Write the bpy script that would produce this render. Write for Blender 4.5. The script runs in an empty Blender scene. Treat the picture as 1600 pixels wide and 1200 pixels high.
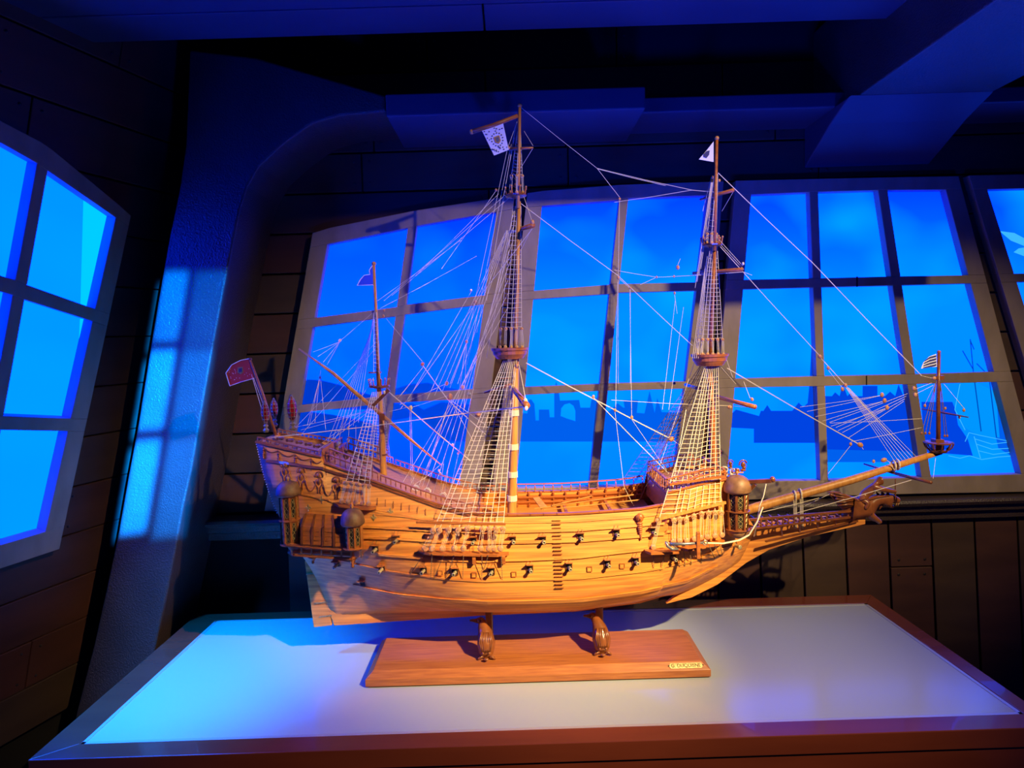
import bpy, bmesh, math, random
from mathutils import Vector, Matrix, noise
from mathutils.bvhtree import BVHTree
random.seed(7)
V = Vector
SC = bpy.context.scene
COL = SC.collection

# ------------------------------------------------------------------ camera
F_PX = 1000.0
CAM = V((0, 0, 1.5))
PITCH = math.atan(70 / 1000.0)
ROLL = 0.03
FW = V((0, math.cos(PITCH), -math.sin(PITCH)))
UW = V((0, math.sin(PITCH), math.cos(PITCH)))
RX = V((1, 0, 0))
CR = RX * math.cos(ROLL) - UW * math.sin(ROLL)
CU = RX * math.sin(ROLL) + UW * math.cos(ROLL)
cam_d = bpy.data.cameras.new('camera')
cam_d.sensor_width = 36.0
cam_d.lens = 36.0 * F_PX / 1600.0
cam_d.clip_start = 0.02
cam = bpy.data.objects.new('camera', cam_d)
COL.objects.link(cam)
cam.matrix_world = Matrix(((CR.x, CU.x, -FW.x, CAM.x), (CR.y, CU.y, -FW.y, CAM.y), (CR.z, CU.z, -FW.z, CAM.z), (0, 0, 0, 1)))
SC.camera = cam

YC = 1.19      # the ship's centre plane
YW = 1.50      # the back wall
TZ = 0.90      # the table top

# ------------------------------------------------------------------ colour management, world, lights
SC.view_settings.view_transform = 'Standard'
SC.view_settings.look = 'None'
SC.view_settings.exposure = 0.0
SC.view_settings.gamma = 1.0
SC.view_settings.use_curve_mapping = False
w = bpy.data.worlds.new('dim_blue_room')
w.use_nodes = True
w.node_tree.nodes['Background'].inputs[0].default_value = (0.004, 0.012, 0.6, 1)
w.node_tree.nodes['Background'].inputs[1].default_value = 0.06
SC.world = w


def spot(name, loc, target, energy, color, size_deg, blend=0.5, radius=0.02):
    l = bpy.data.lights.new(name, 'SPOT')
    l.energy = energy
    l.color = color
    l.spot_size = math.radians(size_deg)
    l.spot_blend = blend
    l.shadow_soft_size = radius
    o = bpy.data.objects.new(name, l)
    COL.objects.link(o)
    o.location = loc
    d = V(target) - V(loc)
    o.rotation_euler = d.to_track_quat('-Z', 'Y').to_euler()
    return o


WARM = (1.0, 0.74, 0.34)
_kd = V((0.57, -0.85, 0.75)).normalized()
_kt = V((0.19, YC, 1.22))
key = spot('warm_spotlight', _kt + _kd * 2.0, _kt, 165, WARM, 48, 0.85, 0.012)
_kt2 = V((0.07, YC, 1.08))
key2 = spot('warm_narrow_spotlight', _kt + _kd * 2.0 + V((0.05, 0, 0)), _kt2, 420, WARM, 22, 1.0, 0.012)
key3 = spot('added_warm_wall_spot', _kt + _kd * 2.0 + V((-0.1, 0, 0)), (0.95, YW, 1.22), 80, WARM, 26, 1.0, 0.012)  # added lamp, carries the warm light on to the right wall
blue = spot('blue_spotlight', (-0.84, 0.88, 1.78), (-0.64, 1.13, 0.9), 250, (0.0, 0.22, 1.0), 42, 1.0, 0.03)
blue2 = spot('added_blue_beam_fill', (0.65, 0.5, 1.05), (0.6, 1.3, 2.15), 45, (0.0, 0.03, 1.0), 66, 1.0, 0.05)  # added unseen fill, set low to turn the right beam blue
blue3 = spot('blue_side_light', (-0.9, 0.3, 1.7), (0.1, 1.2, 1.55), 12, (0.0, 0.07, 1.0), 60, 1.0, 0.03)
blue4 = spot('added_blue_ceiling_fill', (0.15, 0.42, 1.05), (0.1, 1.02, 2.0), 60, (0.0, 0.03, 1.0), 80, 1.0, 0.05)  # added unseen fill, brightens the ceiling from below

# added spot: gobo nodes stand in for window light on the left rib
gobo = spot('added_pattern_spot', (0.5, -0.55, 1.9), (-0.66, 1.32, 1.36), 15000, (0.0, 0.2, 1.0), 30, 0.1, 0.004)
# (its pattern nodes are made below, once the rib position is known)

# ------------------------------------------------------------------ pixel helpers (photo measured at 1600x1200)
def ray(px, py):
    return FW * F_PX + CR * (px - 800) + CU * (600 - py)


class Plane:
    def __init__(s, p, n):
        s.p = V(p)
        s.n = V(n).normalized()
        if s.n.dot(CAM - s.p) < 0:
            s.n = -s.n

    def hit(s, px, py, off=0.0):
        d = ray(px, py)
        t = (s.p + s.n * off - CAM).dot(s.n) / d.dot(s.n)
        return CAM + d * t


BACK = Plane((0, YW, 0), (0, 1, 0))
TABLE = Plane((0, 0, TZ), (0, 0, 1))
LA, LT = 0.33, 0.23
LEFT = Plane((-0.785, YW, 1.5), (1, -LA, -LT))
LEFT_DIR = V((LA, 1, 0)).normalized()


def P(px, py, Y=YC):
    d = ray(px, py)
    return CAM + d * (Y / d.y)


def proj(p):
    d = V(p) - CAM
    z = d.dot(FW)
    return (800 + F_PX * d.dot(CR) / z, 600 - F_PX * d.dot(CU) / z)


# ------------------------------------------------------------------ mesh builder
class MB:
    def __init__(s):
        s.v = []
        s.f = []

    def add(s, vs, fs):
        n = len(s.v)
        s.v.extend(vs)
        s.f.extend([[i + n for i in f] for f in fs])
        return s

    def prism(s, pts, vec):
        """polygon pts extruded by vec"""
        n = len(pts)
        vs = [V(p) for p in pts] + [V(p) + vec for p in pts]
        fs = [list(range(n))[::-1], list(range(n, 2 * n))]
        fs += [[i, (i + 1) % n, n + (i + 1) % n, n + i] for i in range(n)]
        return s.add(vs, fs)

    def box(s, c, sx, sy, sz, rot=None):
        c = V(c)
        vs = []
        for x in (-.5, .5):
            for y in (-.5, .5):
                for z in (-.5, .5):
                    d = V((x * sx, y * sy, z * sz))
                    vs.append(c + (rot @ d if rot else d))
        return s.add(vs, [[0, 1, 3, 2], [4, 6, 7, 5], [0, 4, 5, 1], [2, 3, 7, 6], [0, 2, 6, 4], [1, 5, 7, 3]])

    def tube(s, pts, rads, n=8, caps=True):
        pts = [V(p) for p in pts]
        if not hasattr(rads, '__len__'):
            rads = [rads] * len(pts)
        base = len(s.v)
        up = None
        for i, p in enumerate(pts):
            a = pts[max(i - 1, 0)]
            b = pts[min(i + 1, len(pts) - 1)]
            t = (b - a)
            if t.length < 1e-9:
                t = V((0, 0, 1))
            t.normalize()
            if up is None:
                up = t.orthogonal().normalized()
            else:
                up = (up - t * up.dot(t))
                if up.length < 1e-6:
                    up = t.orthogonal()
                up.normalize()
            q = t.cross(up)
            for k in range(n):
                an = 2 * math.pi * k / n
                s.v.append(p + (up * math.cos(an) + q * math.sin(an)) * rads[i])
        for i in range(len(pts) - 1):
            for k in range(n):
                a = base + i * n + k
                b = base + i * n + (k + 1) % n
                s.f.append([a, b, b + n, a + n])
        if caps:
            s.f.append([base + k for k in range(n)][::-1])
            e = base + (len(pts) - 1) * n
            s.f.append([e + k for k in range(n)])
        return s

    def bar(s, a, b, wd, ht, up=V((0, 0, 1))):
        """rectangular bar from a to b, ht along up, wd sideways"""
        a = V(a); b = V(b)
        t = (b - a).normalized()
        sd = t.cross(up).normalized()
        u = sd.cross(t).normalized()
        q = [sd * wd / 2 + u * ht / 2, -sd * wd / 2 + u * ht / 2, -sd * wd / 2 - u * ht / 2, sd * wd / 2 - u * ht / 2]
        return s.prism([a + d for d in q], b - a)

    def lathe(s, c, prof, n=16, axis=V((0, 0, 1)), sy=1.0):
        """prof: (radius, height) along axis from c"""
        c = V(c)
        axis = V(axis).normalized()
        u = axis.orthogonal().normalized() if abs(axis.z) < .99 else V((1, 0, 0))
        q = axis.cross(u)
        base = len(s.v)
        for r, h in prof:
            for k in range(n):
                an = 2 * math.pi * (k + .5) / n
                s.v.append(c + axis * h + (u * math.cos(an) + q * math.sin(an) * sy) * max(r, 1e-5))
        for i in range(len(prof) - 1):
            for k in range(n):
                a = base + i * n + k
                b = base + i * n + (k + 1) % n
                s.f.append([a, b, b + n, a + n])
        s.f.append([base + k for k in range(n)][::-1])
        e = base + (len(prof) - 1) * n
        s.f.append([e + k for k in range(n)])
        return s

    def ell(s, c, rx, ry, rz, rot=None, n=10, m=7):
        c = V(c)
        base = len(s.v)
        for i in range(m + 1):
            th = math.pi * i / m
            for k in range(n):
                ph = 2 * math.pi * k / n
                d = V((rx * math.sin(th) * math.cos(ph), ry * math.sin(th) * math.sin(ph), rz * math.cos(th)))
                s.v.append(c + (rot @ d if rot else d))
        for i in range(m):
            for k in range(n):
                a = base + i * n + k
                b = base + i * n + (k + 1) % n
                s.f.append([a, a + n, b + n, b])
        return s

    def build(s, name, mat, parent=None, smooth=False, bevel=0.0, kind=None, label=None):
        me = bpy.data.meshes.new(name)
        me.from_pydata([tuple(p) for p in s.v], [], s.f)
        me.validate()
        bm = bmesh.new()
        bm.from_mesh(me)
        bmesh.ops.remove_doubles(bm, verts=bm.verts, dist=1e-6)
        bmesh.ops.recalc_face_normals(bm, faces=bm.faces)
        bm.to_mesh(me)
        bm.free()
        if smooth:
            for p in me.polygons:
                p.use_smooth = True
        me.materials.append(mat)
        o = bpy.data.objects.new(name, me)
        COL.objects.link(o)
        if parent:
            o.parent = parent
            o.matrix_parent_inverse = world_of(parent).inverted()
        if bevel:
            b = o.modifiers.new('bevel', 'BEVEL')
            b.width = bevel
            b.segments = 2
            b.limit_method = 'ANGLE'
        if kind:
            o['kind'] = kind
        if label:
            o['label'] = label
        return o


def world_of(o):
    m = Matrix.Translation(o.location)
    return m if not o.parent else world_of(o.parent) @ o.matrix_parent_inverse @ m if False else m


def thing(name, label, cat, loc=(0, 0, 0), group=None, kind=None):
    o = bpy.data.objects.new(name, None)
    COL.objects.link(o)
    o.location = loc
    o.empty_display_size = 0.05
    if kind:
        o['kind'] = kind
    o['label'] = label
    o['category'] = cat
    if group:
        o['group'] = group
    return o


# ------------------------------------------------------------------ materials
def mat(name, col, rough=0.5, col2=None, scale=8.0, stretch=(1, 1, 1), metal=0.0, bump=0.0, coat=0.0, detail=4.0, bscale=None, spec=0.5, coords='Object'):
    m = bpy.data.materials.new(name)
    m.use_nodes = True
    nt = m.node_tree
    b = nt.nodes['Principled BSDF']
    b.inputs['Base Color'].default_value = (*col, 1)
    b.inputs['Roughness'].default_value = rough
    b.inputs['Metallic'].default_value = metal
    b.inputs['Coat Weight'].default_value = coat
    b.inputs['Specular IOR Level'].default_value = spec
    geo = nt.nodes.new('ShaderNodeNewGeometry')
    mp = nt.nodes.new('ShaderNodeMapping')
    mp.inputs['Scale'].default_value = stretch
    nt.links.new(geo.outputs['Position'], mp.inputs['Vector'])
    nz = nt.nodes.new('ShaderNodeTexNoise')
    nz.inputs['Scale'].default_value = scale
    nz.inputs['Detail'].default_value = detail
    nt.links.new(mp.outputs[0], nz.inputs['Vector'])
    if col2:
        r = nt.nodes.new('ShaderNodeValToRGB')
        r.color_ramp.elements[0].position = 0.35
        r.color_ramp.elements[1].position = 0.65
        r.color_ramp.elements[0].color = (*col2, 1)
        r.color_ramp.elements[1].color = (*col, 1)
        nt.links.new(nz.outputs['Fac'], r.inputs[0])
        nt.links.new(r.outputs[0], b.inputs['Base Color'])
    if bump:
        bp = nt.nodes.new('ShaderNodeBump')
        bp.inputs['Strength'].default_value = bump
        bp.inputs['Distance'].default_value = 0.002
        if bscale:
            n2 = nt.nodes.new('ShaderNodeTexNoise')
            n2.inputs['Scale'].default_value = bscale
            nt.links.new(mp.outputs[0], n2.inputs['Vector'])
            nt.links.new(n2.outputs['Fac'], bp.inputs['Height'])
        else:
            nt.links.new(nz.outputs['Fac'], bp.inputs['Height'])
        nt.links.new(bp.outputs[0], b.inputs['Normal'])
    return m


M = {}
M['hull'] = mat('honey_hull_wood', (0.84, 0.34, 0.06), 0.5, (0.56, 0.18, 0.035), 26, (0.35, 4, 9), bump=0.15, coat=0.0)
M['wood'] = mat('mid_brown_wood', (0.48, 0.145, 0.03), 0.42, (0.32, 0.09, 0.02), 40, (0.5, 3, 6), bump=0.1, coat=0.1)
M['dark_wood'] = mat('carved_dark_wood', (0.25, 0.075, 0.022), 0.3, (0.15, 0.045, 0.015), 60, (1, 1, 1), bump=0.2, coat=0.3)
M['dome'] = mat('weathered_dome_wood', (0.27, 0.13, 0.06), 0.5, (0.16, 0.07, 0.03), 90, (1, 1, 1), bump=0.2)
M['pine'] = mat('pale_spar_wood', (0.66, 0.30, 0.07), 0.45, (0.5, 0.2, 0.04), 50, (4, 4, .4))
M['deck'] = mat('pale_deck_wood', (0.60, 0.27, 0.05), 0.55, (0.42, 0.16, 0.03), 60, (.3, 6, 6))
M['rope'] = mat('cream_rope', (0.72, 0.62, 0.45), 0.8)
M['dark_rope'] = mat('brown_rope', (0.20, 0.12, 0.06), 0.8)
M['block'] = mat('boxwood_block', (0.62, 0.30, 0.13), 0.45, (0.5, 0.2, 0.08), 150)
M['gold'] = mat('old_brass', (0.55, 0.42, 0.20), 0.35, (0.35, 0.25, 0.1), 200, metal=0.6)
M['gun'] = mat('bronze_gun_metal', (0.42, 0.34, 0.2), 0.4, metal=0.3)
M['steel'] = mat('grey_anchor_metal', (0.25, 0.25, 0.27), 0.4, metal=0.6)
M['black'] = mat('dark_opening', (0.012, 0.008, 0.006), 0.8)
M['ruby'] = mat('red_lantern_glass', (0.30, 0.01, 0.015), 0.1, coat=0.5)
M['base'] = mat('stained_base_wood', (0.44, 0.145, 0.035), 0.35, (0.31, 0.09, 0.025), 40, (.5, 8, 8), bump=0.05, coat=0.2)
M['red_cloth'] = mat('red_flag_cloth', (0.42, 0.03, 0.025), 0.8)
M['white_cloth'] = mat('white_flag_cloth', (0.75, 0.75, 0.72), 0.8)
M['blue_cloth'] = mat('blue_flag_cloth', (0.02, 0.08, 0.65), 0.7)
M['navy'] = mat('navy_print', (0.03, 0.03, 0.10), 0.8)
M['ochre'] = mat('ochre_print', (0.5, 0.25, 0.06), 0.7)
M['plank'] = mat('dark_wall_plank', (0.085, 0.034, 0.024), 0.55, (0.06, 0.024, 0.019), 5, (1, 1, 5), bump=0.1)
M['plank2'] = mat('dark_wall_plank_red', (0.10, 0.033, 0.022), 0.55, (0.07, 0.025, 0.018), 5, (1, 1, 5), bump=0.1)
M['plank3'] = mat('dark_wall_plank_umber', (0.075, 0.042, 0.026), 0.55, (0.055, 0.03, 0.02), 5, (1, 1, 5), bump=0.1)
M['void'] = mat('black_backing_and_shade', (0.006, 0.004, 0.004), 0.9)  # backing; also paints the recess shade above the header
M['rib'] = mat('dark_varnished_beam', (0.075, 0.05, 0.045), 0.33, (0.055, 0.037, 0.033), 8, (1, 1, 1), bump=0.9, bscale=330)
M['beam'] = mat('dark_ceiling_beam', (0.045, 0.045, 0.075), 0.5, (0.035, 0.035, 0.065), 8, (1, 1, 1))
M['frame'] = mat('grey_brown_window_frame', (0.32, 0.245, 0.19), 0.6, (0.26, 0.20, 0.15), 30, (1, 1, .4), bump=0.3, bscale=90)
M['top'] = mat('white_acrylic_top', (0.39, 0.43, 0.43), 0.2, spec=1.0, coat=0.0)
M['trim'] = mat('silver_edging', (0.6, 0.6, 0.6), 0.35, metal=0.5)
M['case'] = mat('red_brown_lacquered_wood', (0.17, 0.035, 0.018), 0.25, (0.14, 0.028, 0.015), 5, (1, 6, 6), coat=0.3)
M['floor'] = mat('dark_floor', (0.03, 0.02, 0.02), 0.7)
M['nail'] = mat('nail_head', (0.02, 0.013, 0.013), 0.5)


def emit(name, c, s=1.0):
    m = bpy.data.materials.new(name)
    m.use_nodes = True
    nt = m.node_tree
    nt.nodes.clear()
    out = nt.nodes.new('ShaderNodeOutputMaterial')
    e = nt.nodes.new('ShaderNodeEmission')
    e.inputs[0].default_value = (*c, 1)
    e.inputs[1].default_value = s
    nt.links.new(e.outputs[0], out.inputs[0])
    return m, nt, e


def sky_panel(name, stops, z0, z1, cloud, cstr=0.5, seed=0.0, bgain=5.0):
    """backlit painted sheet: vertical blend plus painted clouds"""
    m, nt, e = emit(name, (0, .3, 1))
    geo = nt.nodes.new('ShaderNodeNewGeometry')
    sep = nt.nodes.new('ShaderNodeSeparateXYZ')
    nt.links.new(geo.outputs['Position'], sep.inputs[0])
    mr = nt.nodes.new('ShaderNodeMapRange')
    mr.inputs['From Min'].default_value = z0
    mr.inputs['From Max'].default_value = z1
    nt.links.new(sep.outputs['Z'], mr.inputs['Value'])
    r = nt.nodes.new('ShaderNodeValToRGB')
    while len(r.color_ramp.elements) < len(stops):
        r.color_ramp.elements.new(0.5)
    for i, (p, c) in enumerate(stops):
        r.color_ramp.elements[i].position = p
        r.color_ramp.elements[i].color = (*c, 1)
    nt.links.new(mr.outputs[0], r.inputs[0])
    mp = nt.nodes.new('ShaderNodeMapping')
    mp.inputs['Scale'].default_value = (3.2, 1, 4.2)
    mp.inputs['Location'].default_value = (seed, 0, seed)
    nt.links.new(geo.outputs['Position'], mp.inputs[0])
    nz = nt.nodes.new('ShaderNodeTexNoise')
    nz.inputs['Scale'].default_value = 1.6
    nz.inputs['Detail'].default_value = 1.5
    nt.links.new(mp.outputs[0], nz.inputs[0])
    cr = nt.nodes.new('ShaderNodeValToRGB')
    cr.color_ramp.elements[0].position = 0.45
    cr.color_ramp.elements[1].position = 0.75
    cr.color_ramp.elements[0].color = (0, 0, 0, 1)
    cr.color_ramp.elements[1].color = (cstr, cstr, cstr, 1)
    nt.links.new(nz.outputs['Fac'], cr.inputs[0])
    mx = nt.nodes.new('ShaderNodeMixRGB')
    mx.inputs[2].default_value = (*cloud, 1)
    nt.links.new(cr.outputs[0], mx.inputs[0])
    nt.links.new(r.outputs[0], mx.inputs[1])
    vm = nt.nodes.new('ShaderNodeVectorMath')
    vm.operation = 'MULTIPLY'
    vm.inputs[1].default_value = (1, 1, bgain)   # the lamps behind are a deep, over-bright blue
    nt.links.new(mx.outputs[0], vm.inputs[0])
    nt.links.new(vm.outputs[0], e.inputs[0])
    return m


def sr(r, g, b):
    f = lambda c: ((c / 255 + 0.055) / 1.055) ** 2.4 if c > 10 else c / 255 / 12.92
    return (f(r), f(g), f(b))


M['sky'] = sky_panel('backlit_painted_sky', [(0, sr(0, 135, 255)), (0.25, sr(0, 142, 255)), (0.6, sr(0, 146, 255)), (0.85, sr(0, 100, 255)), (1, sr(0, 62, 255))], 1.13, 1.83, sr(0, 172, 255), 0.75)
M['sky_left'] = sky_panel('backlit_left_panel', [(0, sr(0, 158, 255)), (1, sr(0, 150, 255))], 1.0, 1.9, sr(0, 170, 255), 0.5, 0.0, 20.0)
M['sky_bright'] = emit('bright_cyan_sheet', (0, 0.61, 20.0))[0]
M['sky_dusk'] = sky_panel('backlit_deep_blue_sky', [(0, sr(0, 75, 240)), (0.3, sr(0, 95, 250)), (0.6, sr(0, 110, 255)), (0.85, sr(0, 90, 255)), (1, sr(0, 55, 250))], 1.13, 1.8, sr(0, 140, 255), 0.5, 3.3)
M['town'] = emit('painted_town_blue', sr(0, 96, 238))[0]
M['town2'] = emit('painted_town_deep_blue', sr(0, 68, 226))[0]
M['hill'] = emit('painted_hill_blue', sr(0, 58, 205))[0]
M['water'] = emit('painted_water_blue', sr(0, 118, 255))[0]
M['sail_paint'] = emit('painted_sail_cyan', sr(0, 150, 255))[0]
M['line_paint'] = emit('painted_light_line', sr(60, 185, 255))[0]
M['line_dark'] = emit('painted_dark_line', sr(0, 70, 190))[0]

# ------------------------------------------------------------------ room: back wall
def slab(name, pts, plane, t0, t1, m, parent=None, bevel=0.0, **k):
    a = [plane.hit(x, y, t0) for x, y in pts]
    # keep the outline at the front face, push the body back along the normal
    f = [plane.hit(x, y, t1) for x, y in pts]
    mb = MB()
    mb.prism([p - plane.n * (t1 - t0) for p in f], plane.n * (t1 - t0))
    return mb.build(name, m, parent, bevel=bevel, **k)


def setting(name, label, loc):
    return thing(name, label, 'wall', loc, kind='structure')


wall_back = MB().box((0.1, YW + 0.03, 1.15), 2.3, 0.02, 2.5).build('wall_back', M['void'])
wall_back['kind'] = 'structure'
wall_back['label'] = 'dark planked stern wall behind the ship model'
wall_back['category'] = 'wall'
PL = ['plank', 'plank2', 'plank3']
for k in range(-2, 10):
    # horizontal planks above the sill; joints measured at x=450
    y0 = 304 + 62 * (k - 2) + 1.5
    y1 = y0 + 62 - 3
    z1 = P(450, y0, YW).z
    z0 = P(450, y1, YW).z
    if z1 > 2.25 or z0 < 1.02:
        continue
    z0 = max(z0, 1.10)
    cuts = [-0.80, -0.30 + 0.13 * (k % 3), 0.14 + 0.12 * ((k * 2) % 5), 0.62 + 0.1 * (k % 4), 1.25]
    if k == 1:
        cuts = [-0.80, -0.33, P(888, 270, YW).x, 0.72, 1.25]
    for j in range(4):
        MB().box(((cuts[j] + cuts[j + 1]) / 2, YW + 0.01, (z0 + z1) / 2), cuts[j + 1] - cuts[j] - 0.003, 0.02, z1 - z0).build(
            'plank', M['void'] if z0 > 2.06 else M[random.choice(PL)], wall_back, bevel=0.0015)  # rows above the header near-black: recess shade put into the colour
    # nails at butt joints
    nb = MB()
    for j in range(1, 4):
        for sx in (-0.018, 0.018):
            for zz in (z0 + 0.018, z1 - 0.018):
                nb.ell((cuts[j] + sx, YW - 0.0005, zz), 0.0035, 0.001, 0.0035)
    nb.build('nail_heads', M['nail'], wall_back, kind='stuff')
# vertical wainscot planks
for k in range(-13, 14):
    xt = P(1319 + 67 * k, 820, YW)
    lean = 0.02 + 0.028 * (k + 5) / 6.0
    x0 = xt.x + 0.0015
    x1 = x0 + 0.0985
    if x1 < -0.8 or x0 > 1.3:
        continue
    pts = [V((x0, YW, 1.10)), V((x1, YW, 1.10)), V((x1 + lean, YW, 0.25)), V((x0 + lean - 0.001, YW, 0.25))]
    if k == 1:
        zc = P(1420, 886, YW).z
        f = (1.10 - zc) / 0.85
        q = [V((x0, YW, 1.10)), V((x1, YW, 1.10)), V((x1 + lean * f, YW, zc + .0015)), V((x0 + lean * f, YW, zc + .0015))]
        q2 = [V((x0 + lean * f, YW, zc - .0015)), V((x1 + lean * f, YW, zc - .0015)), pts[2], pts[3]]
        MB().prism(q, V((0, 0.02, 0))).build('plank', M['plank'], wall_back, bevel=0.0015)
        MB().prism(q2, V((0, 0.02, 0))).build('plank', M['plank'], wall_back, bevel=0.0015)
        nb = MB()
        for xx in (x0 + .018, x1 - .018):
            for zz in (zc + .018, zc - .018):
                nb.ell((xx + lean * f, YW - .0005, zz), .0035, .001, .0035)
        nb.build('nail_heads', M['nail'], wall_back, kind='stuff')
        continue
    MB().prism(pts, V((0, 0.02, 0))).build('plank', M[random.choice(PL)], wall_back, bevel=0.0015)

# sill moulding under the windows
zs = P(1450, 781, YW - 0.05).z
sill = MB()
prof = [(0.0, zs), (-0.055, zs), (-0.058, zs - 0.006), (-0.052, zs - 0.014), (-0.04, zs - 0.018), (-0.036, zs - 0.032), (-0.022, zs - 0.038), (-0.018, zs - 0.055), (0.0, zs - 0.058)]
sill.prism([V((-0.78, YW + y - 0.0005, z)) for y, z in prof], V((2.05, 0, 0)))
sill = sill.build('trim_1', M['rib'])
sill['kind'] = 'structure'
sill['label'] = 'dark moulded ledge running under the stern windows'
sill['category'] = 'trim'

# ------------------------------------------------------------------ windows
def isect(c, rows, i):
    """crossing of straight column line c with row polyline i"""
    (xa, ya), (xb, yb) = c
    y = (ya + yb) / 2
    for _ in range(12):
        x = xa + (xb - xa) * (y - ya) / (yb - ya)
        r = rows[i]
        if x <= r[0][0]:
            p, q = r[0], r[1]
        elif x >= r[-1][0]:
            p, q = r[-2], r[-1]
        else:
            for p, q in zip(r, r[1:]):
                if p[0] <= x <= q[0]:
                    break
        y = p[1] + (q[1] - p[1]) * (x - p[0]) / (q[0] - p[0])
    return (x, y)


def window(name, label, cols, rows, plane, sky, thick=0.026, pane_off=0.004, gap_rows=None):
    nr, nc = len(rows), len(cols)
    G = [[isect(c, rows, i) for c in cols] for i in range(nr)]
    cx, cy = G[nr // 2][nc // 2]
    root = thing(name, label, 'window', plane.hit(cx, cy), kind='structure')
    FR = M['frame']
    # rails (full width bands) and stiles
    for i in range(0, nr - 1, 2):
        nm = 'window_frame_rail' if i in (0, nr - 2) else 'muntin'
        top = [G[i][j] for j in range(nc)]
        bot = [G[i + 1][j] for j in range(nc)][::-1]
        slab(nm, top + bot, plane, pane_off, thick, FR, root, bevel=0.0012)
    for j in range(0, nc - 1, 2):
        nm = 'window_frame_stile' if j in (0, nc - 2) else 'muntin'
        for i in range(1, nr - 1, 2):
            slab(nm, [G[i][j], G[i][j + 1], G[i + 1][j + 1], G[i + 1][j]], plane, pane_off, thick - 0.0005, FR, root, bevel=0.0012)
    for i in range(1, nr - 1, 2):
        for j in range(1, nc - 1, 2):
            q = [plane.hit(*p, thick) - plane.n * (thick - pane_off) for p in (G[i][j], G[i][j + 1], G[i + 1][j + 1], G[i + 1][j])]
            c = sum(q, V()) / 4
            q = [c + (p - c) * 1.04 for p in q]
            MB().prism([p - plane.n * 0.003 for p in q], plane.n * 0.003).build('pane', sky, root)
    return root, G


# window 1: on the left wall
w1c = [((-330, 30), (-520, 960)), ((-290, 60), (-470, 930)), ((-122, 152), (-232, 690)), ((-98, 165), (-210, 690)),
       ((58, 255), (-17, 660)), ((75, 267), (2, 672)), ((181, 340), (71, 831)), ((205, 337), (93, 858))]
w1r = [[(-330, 20), (0, 186), (50, 212), (115, 256), (205, 337)],
       [(-330, 40), (0, 222), (58, 255), (75, 267), (181, 340), (200, 353)],
       [(-330, 325), (0, 431), (24, 438), (42, 445), (149, 483), (180, 494)],
       [(-330, 362), (0, 456), (20, 461), (38, 468), (145, 502), (180, 514)],
       [(-330, 636), (7, 650), (110, 654), (150, 655)],
       [(-330, 668), (2, 672), (106, 674), (150, 674)],
       [(-330, 949), (0, 852), (71, 831), (100, 822)],
       [(-330, 998), (0, 889), (93, 858)]]
win1, _ = window('window_1', 'leaning backlit window on the left wall, cut by the left edge of the view', w1c, w1r, LEFT, M['sky_left'], 0.03)
# the brighter sheet overlapping behind two of its panes
slab('bright_sheet', [(131, 306), (126, 484), (151, 492), (183, 338)], LEFT, 0.0045, 0.0055, M['sky_bright'], win1)
slab('bright_sheet', [(125.5, 498), (122, 566), (147, 500)], LEFT, 0.0045, 0.0055, M['sky_bright'], win1)

w2c = [((488, 364), (413, 799)), ((511.5, 381), (441, 785)), ((637, 356), (577, 785)), ((651, 353), (592, 785)),
       ((775, 332), (716, 770)), ((804, 306), (746, 790))]
w2r = [[(488, 364), (538, 349), (601, 337.5), (687, 322), (806, 305)],
       [(500, 384), (637, 356), (651, 353), (810, 325)],
       [(480, 498), (618, 480), (634, 476), (790, 457)],
       [(480, 512.5), (615, 495), (630, 492), (790, 471)],
       [(460, 634.5), (601, 619.5), (740, 608), (770, 606)],
       [(460, 646), (598, 631), (735, 623), (765, 621)],
       [(430, 783), (760, 771)],
       [(413, 799), (760, 791)]]
win2, G2 = window('window_2', 'stern window at the left, behind the mizzen mast, with painted dark hills', w2c, w2r, BACK, M['sky_dusk'])
w3c = [((824, 301), (766, 790)), ((847, 321), (806, 763)), ((967.5, 312), (920, 761)), ((982, 310), (934, 760)),
       ((1106, 305), (1052, 757)), ((1131, 284), (1088, 795))]
w3r = [[(820, 302), (862, 296), (930, 290), (1030, 286), (1135, 283)],
       [(830, 323), (967, 312.5), (982, 310), (1106, 305), (1140, 304)],
       [(800, 457), (954, 444.5), (969, 443.5), (1092, 441), (1140, 440)],
       [(800, 470), (952, 459.5), (966, 457.5), (1091, 454), (1140, 453)],
       [(780, 606.5), (937, 600), (952, 599), (1074, 596), (1120, 595)],
       [(780, 619.5), (935, 611), (949, 611), (1071, 607.5), (1120, 606)],
       [(766, 764), (920, 761), (1052, 757), (1100, 756)],
       [(766, 790), (1095, 783)]]
win3, G3 = window('window_3', 'middle stern window between main and fore mast with painted town skyline', w3c, w3r, BACK, M['sky'])
w4c = [((1150, 282), (1104, 785)), ((1174, 304), (1136, 751)), ((1265, 300), (1282, 751)), ((1278.5, 300), (1294.5, 750)),
       ((1372, 297), (1440, 746)), ((1387, 297), (1455, 745)), ((1478, 297), (1596, 741)), ((1498, 275), (1630, 770))]
w4r = [[(1150, 282), (1324, 278), (1498, 275), (1520, 275)],
       [(1140, 305), (1174, 304), (1265, 300), (1372, 297), (1510, 296)],
       [(1140, 437.5), (1268, 435), (1393, 432), (1540, 429.5)],
       [(1140, 452.5), (1270, 449), (1396, 446), (1550, 442)],
       [(1120, 592.5), (1275, 588), (1417, 585), (1590, 580)],
       [(1120, 606.5), (1276, 603.6), (1420, 600.6), (1590, 596)],
       [(1110, 752), (1282, 751), (1440, 746), (1630, 740)],
       [(1104, 784), (1344, 773), (1640, 768)]]
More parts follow.
